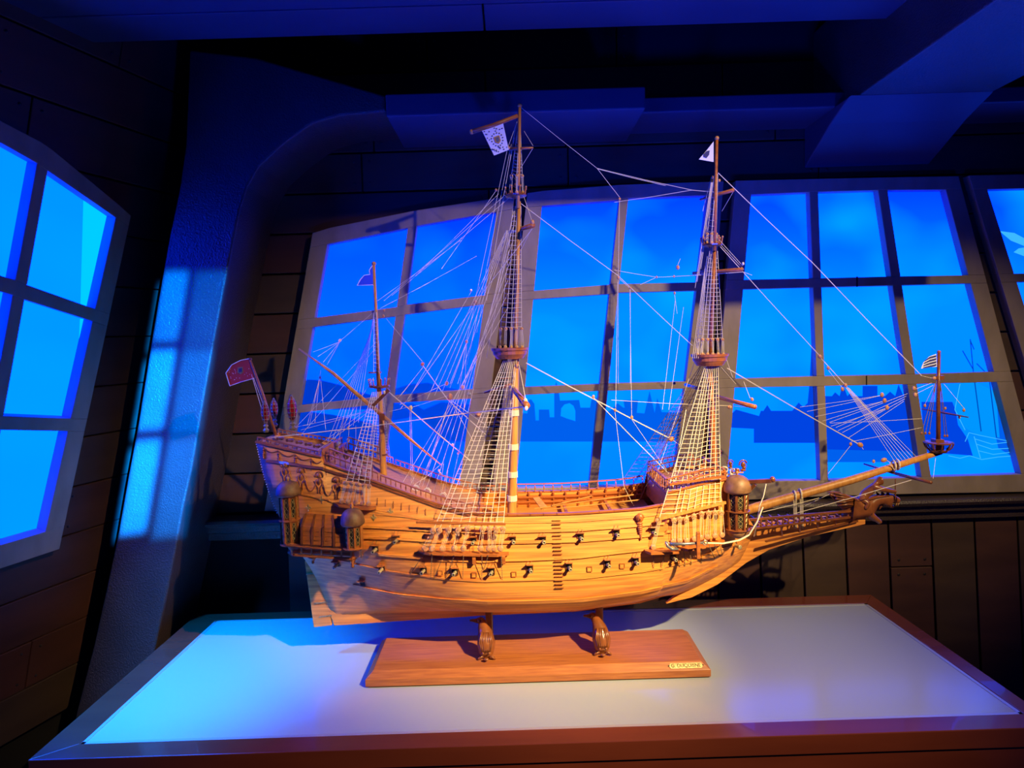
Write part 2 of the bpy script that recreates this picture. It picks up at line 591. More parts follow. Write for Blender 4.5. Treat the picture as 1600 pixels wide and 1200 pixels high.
win4, G4 = window('window_4', 'stern window at the right, three panes wide, behind the bowsprit', w4c, w4r, BACK, M['sky'])
w5c = [((1514, 274), (1668, 785)), ((1543, 296), (1686, 745)), ((1655, 294), (1830, 742)), ((1672, 294), (1850, 742)),
       ((1775, 290), (1990, 740)), ((1800, 270), (2030, 770))]
w5r = [[(1514, 274), (1810, 268)], [(1530, 296), (1800, 290)], [(1560, 428), (1900, 422)], [(1560, 441), (1900, 436)],
       [(1620, 582), (1940, 574)], [(1620, 596), (1940, 588)], [(1660, 746), (2000, 738)], [(1660, 780), (2040, 768)]]
win5, G5 = window('window_5', 'stern window at the far right edge with a painted white gull', w5c, w5r, BACK, M['sky'])
# pencil-thin breaks in the muntins of window 4
slab('joint', [(1338, 432), (1340.5, 432), (1340.5, 448), (1338, 448)], BACK, 0.026, 0.0265, M['black'], win4)
slab('joint', [(1353, 587), (1355, 587), (1355, 602), (1353, 602)], BACK, 0.026, 0.0265, M['black'], win4)


def decal(name, pts, m, parent, off=0.0048):
    # painted on the sheet behind the panes
    return slab(name, pts, BACK, off - 0.0006, off, m, parent)


# painted hills, window 2
decal('painted_hill', [(468, 604), (480, 593), (500, 594), (530, 601), (560, 612), (600, 622), (602, 640), (450, 640)], M['hill'], win2)
decal('painted_hill', [(458, 640), (520, 648), (560, 656), (590, 664), (589, 735), (444, 735)], M['hill'], win2)
decal('painted_hill', [(610, 610), (640, 600), (668, 598), (700, 606), (745, 612), (740, 624), (604, 628)], M['town2'], win2, 0.0052)
decal('painted_hill', [(603, 630), (645, 630), (662, 640), (690, 628), (735, 632), (728, 690), (690, 690), (672, 668), (655, 650), (600, 660)], M['town2'], win2)
# painted town, window 3
decal('painted_town', [(806, 648), (812, 645), (824, 646), (826, 625), (830, 624), (835, 631), (837, 657), (842, 657), (842, 640), (858, 640), (859, 652), (866, 652),
                       (866, 610), (869, 596), (873, 610), (875, 626), (905, 625), (907, 637), (922, 637), (924, 625), (935, 620), (948, 645), (954, 641), (965, 630),
                       (974, 637), (976, 637), (974, 625), (997, 625), (995, 645), (1007, 646), (1015, 611), (1023, 645), (1027, 622), (1034, 644), (1072, 645), (1066, 690), (803, 690)], M['town'], win3)
decal('painted_arch', [(876, 650), (877, 638), (882, 632), (890, 630), (896, 634), (899, 642), (899, 658), (886, 654)], M['sky'], win3, 0.0054)
# painted town, window 4
decal('painted_town', [(1138, 652), (1150, 640), (1186, 650), (1189, 642), (1193, 642), (1199, 633), (1205, 642), (1238, 642), (1248, 629), (1255, 636), (1262, 630), (1265, 600),
                       (1268, 543), (1276, 605), (1280, 625), (1283, 692), (1178, 692), (1178, 670), (1138, 668)], M['town2'], win4)
decal('painted_town', [(1285, 619), (1300, 619), (1305, 613), (1312, 619), (1317, 600), (1324, 619), (1329, 614), (1333, 619), (1348, 619), (1348, 603), (1371, 603),
                       (1371, 619), (1383, 619), (1391, 612), (1399, 619), (1404, 601), (1408, 610), (1412, 619), (1416, 614), (1424, 620), (1437, 706), (1285, 702)], M['town2'], win4)
decal('painted_town', [(1440, 628), (1488, 628), (1493, 640), (1497, 664), (1512, 686), (1520, 712), (1444, 706)], M['town2'], win4)
decal('painted_shore', [(1545, 632), (1570, 620), (1588, 690), (1586, 716), (1560, 700)], M['town'], win4)
decal('painted_water', [(1283, 692), (1285, 700), (1440, 706), (1444, 722), (1285, 722)], M['town'], win4, 0.0046)
# painted sailing ship, window 4
decal('painted_sail', [(1500, 600), (1512, 588), (1530, 600), (1556, 612), (1562, 684), (1528, 680), (1508, 668), (1492, 640)], M['sail_paint'], win4, 0.0052)
def pline(pts, m, parent, wd=0.0011, off=0.006, name='painted_line'):
    mb = MB()
    for a, b in zip(pts, pts[1:]):
        A = BACK.hit(*a, off)
        B = BACK.hit(*b, off)
        mb.bar(A, B, 0.0006, wd * 2, up=V((0, 0, 1)) if abs((B - A).normalized().z) < .9 else V((1, 0, 0)))
    return mb.build(name, m, parent)
for pts in ([(1516, 530), (1521, 582), (1533, 674)], [(1504, 548), (1521, 578)], [(1516, 532), (1522, 546)], [(1541, 556), (1545, 586), (1557, 684)], [(1526, 568), (1540, 582)]):
    pline(pts, M['line_dark'], win4)
for pts in ([(1508, 690), (1514, 676), (1530, 680), (1560, 686), (1580, 690)], [(1524, 686), (1550, 694), (1582, 690)], [(1526, 694), (1550, 702), (1584, 700)],
            [(1528, 704), (1552, 710), (1584, 706)], [(1482, 712), (1500, 716), (1515, 712), (1534, 718), (1560, 714), (1588, 712)], [(1522, 682), (1532, 716)], [(1500, 600), (1492, 640), (1508, 672)]):
    pline(pts, M['line_paint'], win4, 0.0008)
# gull, window 5
decal('painted_gull', [(1562, 361), (1585, 364), (1600, 372), (1650, 392), (1640, 400), (1600, 384), (1580, 376)], M['line_paint'], win5, 0.0052)
decal('painted_gull', [(1584, 394), (1592, 388), (1605, 386), (1640, 392), (1640, 402), (1600, 400)], M['line_paint'], win5, 0.0052)

# ------------------------------------------------------------------ left wall
def left_pt(Y, Z, off=0.0):
    X = -0.785 + LA * (Y - YW) + LT * (Z - 1.5)
    return V((X, Y, Z)) + LEFT.n * off


wall_left = MB().prism([left_pt(0.15, 0.2, -0.03), left_pt(1.52, 0.2, -0.03), left_pt(1.52, 2.5, -0.03), left_pt(0.15, 2.5, -0.03)], -LEFT.n * 0.02).build('wall_left', M['void'])
wall_left['kind'] = 'structure'
wall_left['label'] = 'dark planked side wall leaning inwards at the left'
wall_left['category'] = 'wall'
for k in range(-8, 8):
    z0 = 1.53 + 0.1025 * k + 0.0015
    z1 = z0 + 0.0995
    c = [0.2, 0.72 + 0.11 * (k % 3), 1.06 + 0.07 * ((k * 3) % 4), 1.495]
    if k in (-5, -4, 6, -6):
        c[2] = {-5: 1.16, -4: 1.29, 6: 1.36, -6: 1.02}[k]
    nb = MB()
    for j in range(3):
        a, b = c[j] + .001, c[j + 1] - .001
        MB().prism([left_pt(a, z0), left_pt(b, z0), left_pt(b, z1), left_pt(a, z1)], -LEFT.n * 0.02).build('plank', M[random.choice(PL)], wall_left, bevel=0.0015)
        if j:
            for dy in (-.018, .018):
                for zz in (z0 + .018, z1 - .018):
                    nb.ell(left_pt(c[j] + dy, zz, 0.0003), .003, .003, .003, n=8, m=5)
    nb.build('nail_heads', M['nail'], wall_left, kind='stuff')

# ------------------------------------------------------------------ left rib (arched column)
YF = 1.32
outer = [(243, 1013), (225, 1090), (200, 1190)]
inner_edge = [(200, 1200), (243, 1013), (258, 940), (274, 862), (287, 790), (300, 731), (313, 656), (326, 581), (340, 505), (354, 431), (364, 380), (375, 326), (386, 292), (405, 259), (442, 225), (487, 193), (532, 180), (604, 174)]
left_edge = [(604, 150), (400, 90), (296, 78), (290, 225), (280, 296), (264, 373), (246, 475), (232, 560), (216, 660), (200, 745), (185, 830), (166, 920), (146, 1010), (120, 1110), (100, 1200)]
fp = [P(x, y, YF) for x, y in inner_edge + left_edge]
rib = MB()
rib.prism(fp, V((0, YW - YF - 0.0, 0)))
rib = rib.build('trim_2', M['rib'], bevel=0.004)
rib['kind'] = 'structure'
rib['label'] = 'arched dark wooden rib between left wall and stern windows, lit by blue panes'
rib['category'] = 'beam'

# header beam along the top
zt = P(800, 141, 1.33).z
zb = P(800, 176, 1.33).z
def hbox(x0, x1, yf, z0, z1, name, label, m='beam'):
    o = MB().box(((x0 + x1) / 2, (yf + YW) / 2, (z0 + z1) / 2), x1 - x0, YW - yf - 0.001, z1 - z0).build(name, M[m], bevel=0.003)
    o['kind'] = 'structure'; o['label'] = label; o['category'] = 'beam'
    return o
xa = P(604, 150, 1.31).x
xb = P(1005, 140, 1.31).x
hbox(xa + .001, xb, 1.29, P(800, 176, 1.29).z, P(800, 141, 1.29).z, 'trim_3', 'dark moulded header block above the middle of the stern wall')
hbox(xb + .001, 1.2, 1.36, P(1150, 172, 1.36).z, P(1150, 148, 1.36).z, 'trim_4', 'dark header rail running right of the header block')
hbox(-0.30, xb + .02, 1.44, P(800, 196, 1.44).z, P(800, 176, 1.44).z, 'trim_5', 'narrow dark strip under the header block', 'plank3')

# ceiling planks
zc0 = P(800, 48, 1.22)
ZCE = zc0.z
ceiling = MB().box((0.1, 0.99, ZCE + 0.04), 2.6, 0.46, 0.02).build('ceiling', M['void'])
ceiling['kind'] = 'structure'; ceiling['label'] = 'dark planked ceiling lit blue'; ceiling['category'] = 'ceiling'
ys = [1.22, 1.125, 1.0, 0.88, 0.76]
for a, b in zip(ys[1:], ys):
    cut = 0.0 if a > 1.1 else random.uniform(-.4, .4)
    cut = P(757, 45, 1.2).x if a > 1.1 else cut
    MB().box(((-1.1 + cut) / 2, (a + b) / 2, ZCE + .015), cut + 1.1 - .003, b - a - .003, .03).build('plank', M['beam'], ceiling, bevel=.002)
    MB().box(((1.3 + cut) / 2, (a + b) / 2, ZCE + .015), 1.3 - cut - .003, b - a - .003, .03).build('plank', M['beam'], ceiling, bevel=.002)
cap = MB().box((0.1, 1.36, 2.32), 2.6, 0.32, 0.02).build('ceiling_recess', M['void'], ceiling)

# big beam running out from the wall on the right
bl = P(1270, 200, YW)
br = P(1452, 200, YW)
beam = MB()
beam.box(((bl.x + br.x) / 2, 1.1, (bl.z + 2.17) / 2), br.x - bl.x, 0.8, 2.17 - bl.z)
beam = beam.build('trim_6', M['rib'], bevel=0.003)
beam['kind'] = 'structure'; beam['label'] = 'heavy dark beam running from the stern wall over the right side'; beam['category'] = 'beam'
kb = MB()
kb.prism([V((bl.x - .02, YW - .001, bl.z)), V((bl.x - .02, 1.30, bl.z)), V((bl.x - .02, 1.38, bl.z - .03)), V((bl.x - .02, YW - .001, bl.z - .09))], V((br.x - bl.x + .02, 0, 0)))
kb = kb.build('trim_7', M['beam'], bevel=.003)
kb['kind'] = 'structure'; kb['label'] = 'dark wedge bracket under the right ceiling beam'; kb['category'] = 'bracket'

floor = MB().box((0.1, 0.6, 0.17), 2.6, 2.0, 0.04).build('floor', M['floor'])
floor['kind'] = 'structure'; floor['label'] = 'dark floor below the display table'; floor['category'] = 'floor'

# ------------------------------------------------------------------ display table
ti = [TABLE.hit(*p) for p in ((125, 1162), (336, 969), (1354, 942), (1600, 1115))]
to = [TABLE.hit(*p) for p in ((43, 1188), (307, 960), (1361, 929), (1660, 1136))]
# regularise to a rectangle
yfi = (ti[0].y + ti[3].y) / 2; ybi = (ti[1].y + ti[2].y) / 2
print('table', [tuple(round(c, 3) for c in p) for p in ti + to])
table = thing('display_table', 'red-brown display table with a glossy white inset top under the ship', 'table', (0.05, 1.1, 0.19))
MB().prism([p - V((0, 0, .02)) for p in ti], V((0, 0, .018))).build('white_top', M['top'], table)
for i in range(4):
    j = (i + 1) % 4
    q = [to[i], to[j], ti[j], ti[i]]
    MB().prism([p - V((0, 0, .03)) for p in q], V((0, 0, .03))).build('frame_board', M['case'], table, bevel=.0012)
    e = (ti[j] - ti[i]).normalized()
    inn = V((0, 0, 1)).cross(e)
    c = sum(ti, V()) / 4
    if inn.dot(c - ti[i]) < 0:
        inn = -inn
    q = [ti[i] + inn * .0002, ti[j] + inn * .0002, ti[j] + inn * .006, ti[i] + inn * .006]
    MB().prism([p - V((0, 0, .003)) for p in q], V((0, 0, .002))).build('edging', M['trim'], table)
cc = sum(to, V()) / 4
ap = [cc + (p - cc) * 0.985 for p in to]
for i in range(4):
    j = (i + 1) % 4
    a, b = ap[i], ap[j]
    n = V((0, 0, 1)).cross((b - a).normalized())
    if n.dot(cc - a) < 0:
        n = -n
    MB().prism([V((p.x, p.y, .19)) for p in (a, b, b + n * .02, a + n * .02)], V((0, 0, TZ - .03 - .19))).build('side_panel', M['case'], table)

# ------------------------------------------------------------------ display stand
def stand_pt(px, py, z):
    return Plane((0, 0, z), (0, 0, 1)).hit(px, py)
BZ = TZ + 0.024
bl_ = stand_pt(570, 1076, TZ); brr = stand_pt(1110, 1056, TZ)
yfr = (bl_.y + brr.y) / 2
ybk = (stand_pt(604, 998, BZ).y + stand_pt(1064, 982, BZ).y) / 2
print('stand', yfr, ybk, bl_, brr)
stand = thing('display_stand', 'brown wooden base board with two carved fish props holding the ship', 'stand', ((bl_.x + brr.x) / 2, (yfr + ybk) / 2, TZ))
x0, x1 = bl_.x, brr.x
xm, hw = (x0 + x1) / 2, (x1 - x0) / 2
sb = MB()
zA, zB, zC = TZ + 0.0005, TZ + 0.013, BZ
lo = [V((x0, yfr, zA)), V((x1, yfr, zA)), V((x1, ybk + .012, zA)), V((x0, ybk + .012, zA))]
mi = [p + V((0, 0, zB - zA)) for p in lo]
hi = [V((x0 + .012, yfr + .012, zC)), V((x1 - .014, yfr + .012, zC)), V((x1 - .014, ybk, zC)), V((x0 + .012, ybk, zC))]
sb.add(lo + mi + hi, [[3, 2, 1, 0], [8, 9, 10, 11]] + [[a + i, a + (i + 1) % 4, a + 4 + (i + 1) % 4, a + 4 + i] for a in (0, 4) for i in range(4)])
sb.build('base_board', M['base'], stand, bevel=.0008)
# brass plaque on the sloping front edge
dn = V((0, 0.012, zC - zB)).normalized()      # up the slope
nn = V((0, -(zC - zB), 0.012)).normalized()
pc = V((P(1073, 1040, yfr).x, yfr + .006, (zB + zC) / 2)) + nn * .0003
pq = [pc + V((dx_, 0, 0)) + dn * dz_ for dx_, dz_ in ((-.027, -.0045), (.027, -.0045), (.03, 0), (.027, .0045), (-.027, .0045), (-.03, 0))]
plq = MB().prism(pq, nn * .0008).build('plaque', M['gold'], stand, label='small brass name plate')
tcu = bpy.data.curves.new('lettering', 'FONT')
tcu.body = '\u2022 G. DUQUISNE \u2022'
tcu.size = 0.0084
tcu.extrude = 0.0001
tcu.align_x = 'CENTER'; tcu.align_y = 'CENTER'
to_ = bpy.data.objects.new('lettering', tcu)
COL.objects.link(to_)
tcu.materials.append(M['black'])
to_.matrix_world = Matrix.Translation(pc + nn * .0010) @ Matrix(((1, 0, 0), (0, dn.y, nn.y), (0, dn.z, nn.z))).to_4x4()
bpy.context.view_layer.update()
_me = bpy.data.meshes.new_from_object(to_.evaluated_get(bpy.context.evaluated_depsgraph_get()))
lo_ = bpy.data.objects.new('lettering', _me)
_me.transform(to_.matrix_world)
COL.objects.link(lo_)
bpy.data.objects.remove(to_)
lo_.parent = stand
lo_.matrix_parent_inverse = world_of(stand).inverted()

# ------------------------------------------------------------------ ship model
ship = thing('ship_model', 'wooden three-masted galleon model with full rigging, standing on a fish-carved stand', 'ship', (0, YC, 1.0))
SP = ship
def part(mb, name, m, parent=None, **k):
    return mb.build(name, M[m], parent or ship, **k)

# stations: top px, bottom px, half breadth, aft weight, bow weight
ST = [((400, 690), (520, 962), .075, 1, 0), ((450, 702), (548, 960), .086, .85, 0), ((503, 714), (585, 957), .094, .65, 0),
      ((506, 722), (588, 957), .094, .64, 0), ((590, 753), (640, 955), .102, .35, 0), ((680, 786), (715, 952), .106, .12, 0),
      ((745, 803), (765, 951), .107, 0, 0), ((810, 804), (820, 950), .107, 0, 0), ((900, 802), (900, 948), .107, 0, 0),
      ((1000, 795), (985, 938), .104, 0, .25), ((1037, 788), (1015, 932), .10, 0, .4), ((1041, 770), (1018, 931), .10, 0, .42),
      ((1090, 757), (1055, 928), .09, 0, .75), ((1135, 748), (1085, 918), .072, 0, 1), ((1158, 790), (1112, 905), .045, 0, 1), ((1180, 826), (1150, 884), .010, 0, 1)]
TT = [0, .06, .15, .28, .42, .6, .8, 1]
AFT = [.05, .07, .11, .26, .60, .93, .97, .72]
MID = [.05, .42, .74, .94, 1.0, .98, .9, .78]
BOW = [.05, .26, .52, .76, .92, 1.0, .98, .9]
def itp(tab, t):
    for i in range(7):
        if t <= TT[i + 1] or i == 6:
            break
    f = (t - TT[i]) / (TT[i + 1] - TT[i])
    p0 = tab[max(i - 1, 0)]; p1 = tab[i]; p2 = tab[i + 1]; p3 = tab[min(i + 2, 7)]
    h = TT[i + 1] - TT[i]
    m1 = (p2 - p0) / (TT[i + 1] - TT[max(i - 1, 0)]) * h
    m2 = (p3 - p1) / (TT[min(i + 2, 7)] - TT[i]) * h
    f2 = f * f; f3 = f2 * f
    return (2 * f3 - 3 * f2 + 1) * p1 + (f3 - 2 * f2 + f) * m1 + (-2 * f3 + 3 * f2) * p2 + (f3 - f2) * m2
def station(i):
    (tp, bp, B, aw, bw) = ST[i]
    tf = .72 * aw + .9 * bw + .78 * (1 - aw - bw)
    return P(*tp, YC - B * tf), P(*bp, YC), B, aw, bw
SS = [station(i) for i in range(len(ST))]
def surf(s, t, side=-1, off=0.0):
    i = min(int(s), len(SS) - 2)
    f = s - i
    a, b = SS[i], SS[i + 1]
    def at(q):
        top, bot, B, aw, bw = q
        hb = B * (aw * itp(AFT, t) + bw * itp(BOW, t) + (1 - aw - bw) * itp(MID, t))
        return V((bot.x + (top.x - bot.x) * t, hb, bot.z + (top.z - bot.z) * t))
    p = at(a).lerp(at(b), f)
    return V((p.x, YC + side * (p.y + off), p.z))
NS, NT = [], 30
for i in range(len(SS) - 1):
    d = (SS[i + 1][0] - SS[i][0]).length
    k = max(1, int(d / .03))
    NS += [i + j / k for j in range(k)]
NS.append(len(SS) - 1 - 1e-6)
hv, hf = [], []
for s in NS:
    for side in (-1, 1):
        for j in range(NT + 1):
            hv.append(surf(s, j / NT, side))
row = 2 * (NT + 1)
for a in range(len(NS) - 1):
    for side in range(2):
        for j in range(NT):
            q = a * row + side * (NT + 1) + j
            hf.append([q, q + 1, q + row + 1, q + row] if side == 0 else [q, q + row, q + row + 1, q + 1])
# transom and stem closing faces, bottom closing
for j in range(NT):
    hf.append([j, NT + 1 + j, NT + 2 + j, j + 1])
    e = (len(NS) - 1) * row
    hf.append([e + j, e + j + 1, e + NT + 2 + j, e + NT + 1 + j])
for a in range(len(NS) - 1):
    hf.append([a * row, (a + 1) * row, (a + 1) * row + NT + 1, a * row + NT + 1])
hullmb = MB().add(hv, hf)
bvh = BVHTree.FromPolygons([tuple(p) for p in hv], hf)
hull = part(hullmb, 'hull', 'hull', smooth=True)
sol = hull.modifiers.new('thickness', 'SOLIDIFY'); sol.thickness = 0.003; sol.offset = -1
hull.data.materials[0] = M['hull']
def hh(px, py, off=0.0):
    """point on the near hull side seen at a pixel"""
    d = ray(px, py).normalized()
    loc, n, idx, dist = bvh.ray_cast(CAM, d)
    if loc is None:
        return P(px, py, YC - .08), V((0, -1, 0))
    if n.dot(d) > 0:
        n = -n
    return loc + n * off, n
def mir(p):
    return V((p.x, 2 * YC - p.y, p.z))

def strip(s0, s1, tfun, wd, off, name, m, side=-1, n=40, parent=None):
    """a rubbing strake following the hull side"""
    mb = MB()
    vs = []
    for k in range(n + 1):
        s = s0 + (s1 - s0) * k / n
        t = tfun(s)
        i = min(int(s), len(SS) - 2)
        hgt = SS[i][0].z - SS[i][1].z
        dt = wd / hgt / 2
        vs += [surf(s, t - dt, side, 0), surf(s, t - dt, side, off), surf(s, t + dt, side, off), surf(s, t + dt, side, 0)]
    fs = []
    for k in range(n):
        for q in range(4):
            a = k * 4 + q; b = k * 4 + (q + 1) % 4
            fs.append([a, b, b + 4, a + 4])
    fs += [[0, 1, 2, 3], [4 * n + 3, 4 * n + 2, 4 * n + 1, 4 * n]]
    mb.add(vs, fs)
    return part(mb, name, m, parent)
# t of a screen-measured curve: find by search
def t_at(s, pts):
    best = None
    for k in range(101):
        t = k / 100
        x, y = proj(surf(s, t))
        yy = None
        if x <= pts[0][0]: yy = pts[0][1]
        elif x >= pts[-1][0]: yy = pts[-1][1]
        else:
            for p, q in zip(pts, pts[1:]):
                if p[0] <= x <= q[0]:
                    yy = p[1] + (q[1] - p[1]) * (x - p[0]) / (q[0] - p[0]); break
        e = abs(y - yy)
        if best is None or e < best[0]:
            best = (e, t)
    return best[1]
def curve_strip(pts, wd, off, name='wale', m='hull', s0=0.3, s1=14.3):
    ks = [s0 + (s1 - s0) * k / 40 for k in range(41)]
    ks = [s for s in ks if pts[0][0] <= proj(surf(s, .5))[0] <= pts[-1][0]]
    if len(ks) < 3: return
    tv = [t_at(s, pts) for s in ks]
    for _ in range(4):
        tv = [tv[0]] + [(tv[i - 1] + tv[i] * 2 + tv[i + 1]) / 4 for i in range(1, len(tv) - 1)] + [tv[-1]]
    def tf(s):
        if s <= ks[0]: return tv[0]
        for i in range(len(ks) - 1):
            if s <= ks[i + 1] + 1e-9:
                f = (s - ks[i]) / (ks[i + 1] - ks[i])
                return tv[i] + (tv[i + 1] - tv[i]) * f
        return tv[-1]
    for side in (-1, 1):
        strip(ks[0], ks[-1], tf, wd, off, name, m, side, 60)
curve_strip([(560, 822), (640, 826), (740, 829), (860, 829), (980, 822), (1060, 812)], .0045, .0034)
curve_strip([(560, 838), (640, 843), (740, 846), (860, 846), (980, 839), (1060, 829)], .0045, .0034)
curve_strip([(590, 866), (700, 874), (800, 875), (900, 870), (1000, 858), (1100, 838)], .0045, .0034)
curve_strip([(500, 868), (560, 884), (640, 898), (740, 907), (860, 906), (980, 896), (1080, 878), (1150, 850)], .0035, .002)
curve_strip([(515, 905), (600, 927), (700, 938), (800, 941), (900, 938), (1000, 926), (1080, 905), (1140, 876)], .007, .003)
curve_strip([(414, 719), (500, 731), (587, 757), (680, 790), (745, 806)], .0045, .003, 'main_rail', 'dark_wood', 0.2, 6)
curve_strip([(560, 800), (640, 808), (740, 815), (860, 816), (980, 809), (1035, 803)], .003, .0018)
curve_strip([(450, 765), (540, 790), (590, 800), (680, 815)], .003, .002)

# cap rails along the sheer
for side in (-1, 1):
    for a, b in ((3.02, 9.98), (11.0, 13.0), (0.0, 2.0)):
        mb = MB()
        n = 30
        for k in range(n):
            p = surf(a + (b - a) * k / n, 1, side); q = surf(a + (b - a) * (k + 1) / n, 1, side)
            mb.bar(p, q + (q - p) * .05, .007, .0032)
        part(mb, 'cap_rail', 'wood')
# decks
def deck(s0, s1, dz, name, m='deck', dx=0):
    mb = MB(); n = 12
    vs = []
    for k in range(n + 1):
        s = s0 + (s1 - s0) * k / n
        i = min(int(s), len(SS) - 2)
        t = 1 - dz / (SS[i][0].z - SS[i][1].z)
        for sd in (-1, 1):
            p = surf(s, t, sd, -.004); vs.append(p)
    fs = [[2 * k, 2 * k + 1, 2 * k + 3, 2 * k + 2] for k in range(n)]
    mb.add(vs, fs)
    o = part(mb, name, m)
    so = o.modifiers.new('t', 'SOLIDIFY'); so.thickness = .002
    return o
deck(4.2, 10.0, .034, 'waist_deck')
deck(3.0, 6.0, .004, 'half_deck')
deck(0.1, 2.0, .006, 'poop_deck')
deck(11.0, 13.4, .004, 'forecastle_deck')
# bulkheads across: poop front, forecastle aft
for s, t0, t1 in ((2.0, .9, 1.0), (11.02, .8, 1.0), (6.0, .78, 1.0)):
    a0, a1, b1, b0 = surf(s, t0, -1, -.003), surf(s, t1, -1, -.003), surf(s, t1, 1, -.003), surf(s, t0, 1, -.003)
    part(MB().prism([a0, a1, b1, b0], V((.003, 0, 0))), 'bulkhead', 'wood')
# forecastle front bulkhead
p0, p1 = surf(13.1, .45, -1, -.002), surf(13.1, 1, -1, -.002)
part(MB().prism([p0, p1, mir(p1), mir(p0)], V((.004, 0, 0))), 'bulkhead', 'wood')

# keel, deadwood and beak knee
def plate(pts, th, name, m, Y=YC, parent=None, bevel=.001, **k):
    f = [P(x, y, Y) for x, y in pts]
    return part(MB().prism([p - V((0, th / 2, 0)) for p in f], V((0, th, 0))), name, m, parent, bevel=bevel, **k)
plate([(497, 905), (523, 976), (640, 968), (760, 960), (900, 954), (1000, 941), (1080, 918), (1130, 893), (1130, 880), (1000, 915), (760, 930), (560, 925)], .010, 'keel', 'hull')
plate([(1040, 942), (1080, 932), (1120, 912), (1165, 878), (1200, 858), (1260, 838), (1350, 818), (1350, 805), (1300, 806), (1230, 812), (1185, 818), (1150, 845), (1100, 880), (1075, 915)], .010, 'beak_knee', 'hull')
plate([(477, 876), (491, 979), (519, 976), (515, 944), (500, 905), (486, 877)], .008, 'rudder', 'hull')
for (x, y) in ((505, 940), (512, 961), (492, 895)):
    mb = MB(); a = P(x - 12, y + 1, YC); b = P(x + 8, y - 1, YC)
    mb.bar(a, b, .0125, .002)
    part(mb, 'rudder_hinge', 'gold')

# ------------------------------------------------------------------ gun ports
def gunport(px, py, gun=True, kind='open', sc=1.0):
    p, n = hh(px, py)
    n = V((n.x * .5, n.y, n.z * .5)).normalized()
    tx = V((0, 0, 1)).cross(n).normalized()
    if tx.x < 0: tx = -tx
    tz = V((0, 0, 1)) - n * n.z; tz.normalize()
    w_ = .0105 * sc; h_ = .011 * sc
    fr = MB()
    for (dx_, dz_, a, b) in ((-w_ / 2, 0, .0012, h_), (w_ / 2, 0, .0012, h_), (0, h_ / 2, w_, .0012), (0, -h_ / 2, w_, .0012)):
        R = Matrix((tx, n, tz)).transposed()
        fr.box(p + tx * dx_ + tz * dz_ + n * .0006, a, .003, b, R)
    g = part(fr, 'gunport', 'dark_wood' if kind == 'open' else 'wood')
    R = Matrix((tx, n, tz)).transposed()
    MB().box(p + n * .0008, w_, .0008, h_, R).build('port_opening', M['black'] if kind == 'open' else M['hull'], g)
    if kind == 'closed':
        return
    # lid raised on its top edge
    ld = (n * .95 + tz * .30).normalized()
    c = p + tz * (h_ / 2 + .001) + ld * (.0058)
    up = ld.cross(tx)
    R2 = Matrix((tx, ld, up)).transposed()
    MB().box(c, w_ * 1.15, .0115, .0022, R2).build('lid', M['wood'], g, bevel=.0003)
    lr = MB()
    for s in (-1, 1):
        lr.tube([p + tz * .015 + tx * s * .003, c + tx * s * .003 + ld * .004], .0004, 4)
    lr.build('lid_rope', M['dark_rope'], g)
    if gun:
        ax = (n + tx * 0.12 * (1 if px > 800 else -1)).normalized()
        b0 = p - tz * .001
        MB().lathe(b0, [(.0034, 0), (.0036, .001), (.0030, .002), (.0026, .010), (.0032, .0115), (.0034, .0128), (.0028, .0135), (.0014, .0135), (.0012, .0115)], 12, ax).build('cannon', M['gun'], g, smooth=True)
        MB().lathe(b0 + ax * .01352, [(.00135, 0), (.00135, .0001)], 10, ax).build('muzzle_bore', M['black'], g)
for (x, y) in ((587, 857), (620, 843), (740, 846), (801, 845), (848, 845), (907, 840), (963, 834), (1020, 831),
               (527, 880), (597, 888), (662, 890), (711, 893), (768, 893), (828, 889), (889, 886), (949, 881), (993, 877), (1051, 870)):
    gunport(x, y)
gunport(567, 911, gun=False)
for (x, y) in ((688, 895), (741, 898), (803, 897), (921, 889), (972, 884)):
    gunport(x, y, kind='closed', sc=.75)
p, n = hh(1148, 852)
part(MB().lathe(p - V((0, .0, 0)), [(.004, 0), (.0035, .002), (.003, .010), (.0042, .012), (.004, .014), (.002, .014)], 12, V((.45, -1, 0))), 'bow_chaser', 'gun', smooth=True)

# side ladder
for k in range(19):
    y = 813 + k * (918 - 813) / 18.0
    x = 865 + k * 5 / 18.0 + 4
    p, n = hh(x, y)
    b = MB().box(p + V((0, -.0015, 0)), .0150, .004, .0009)
    part(b, 'ladder_step', 'dark_wood')

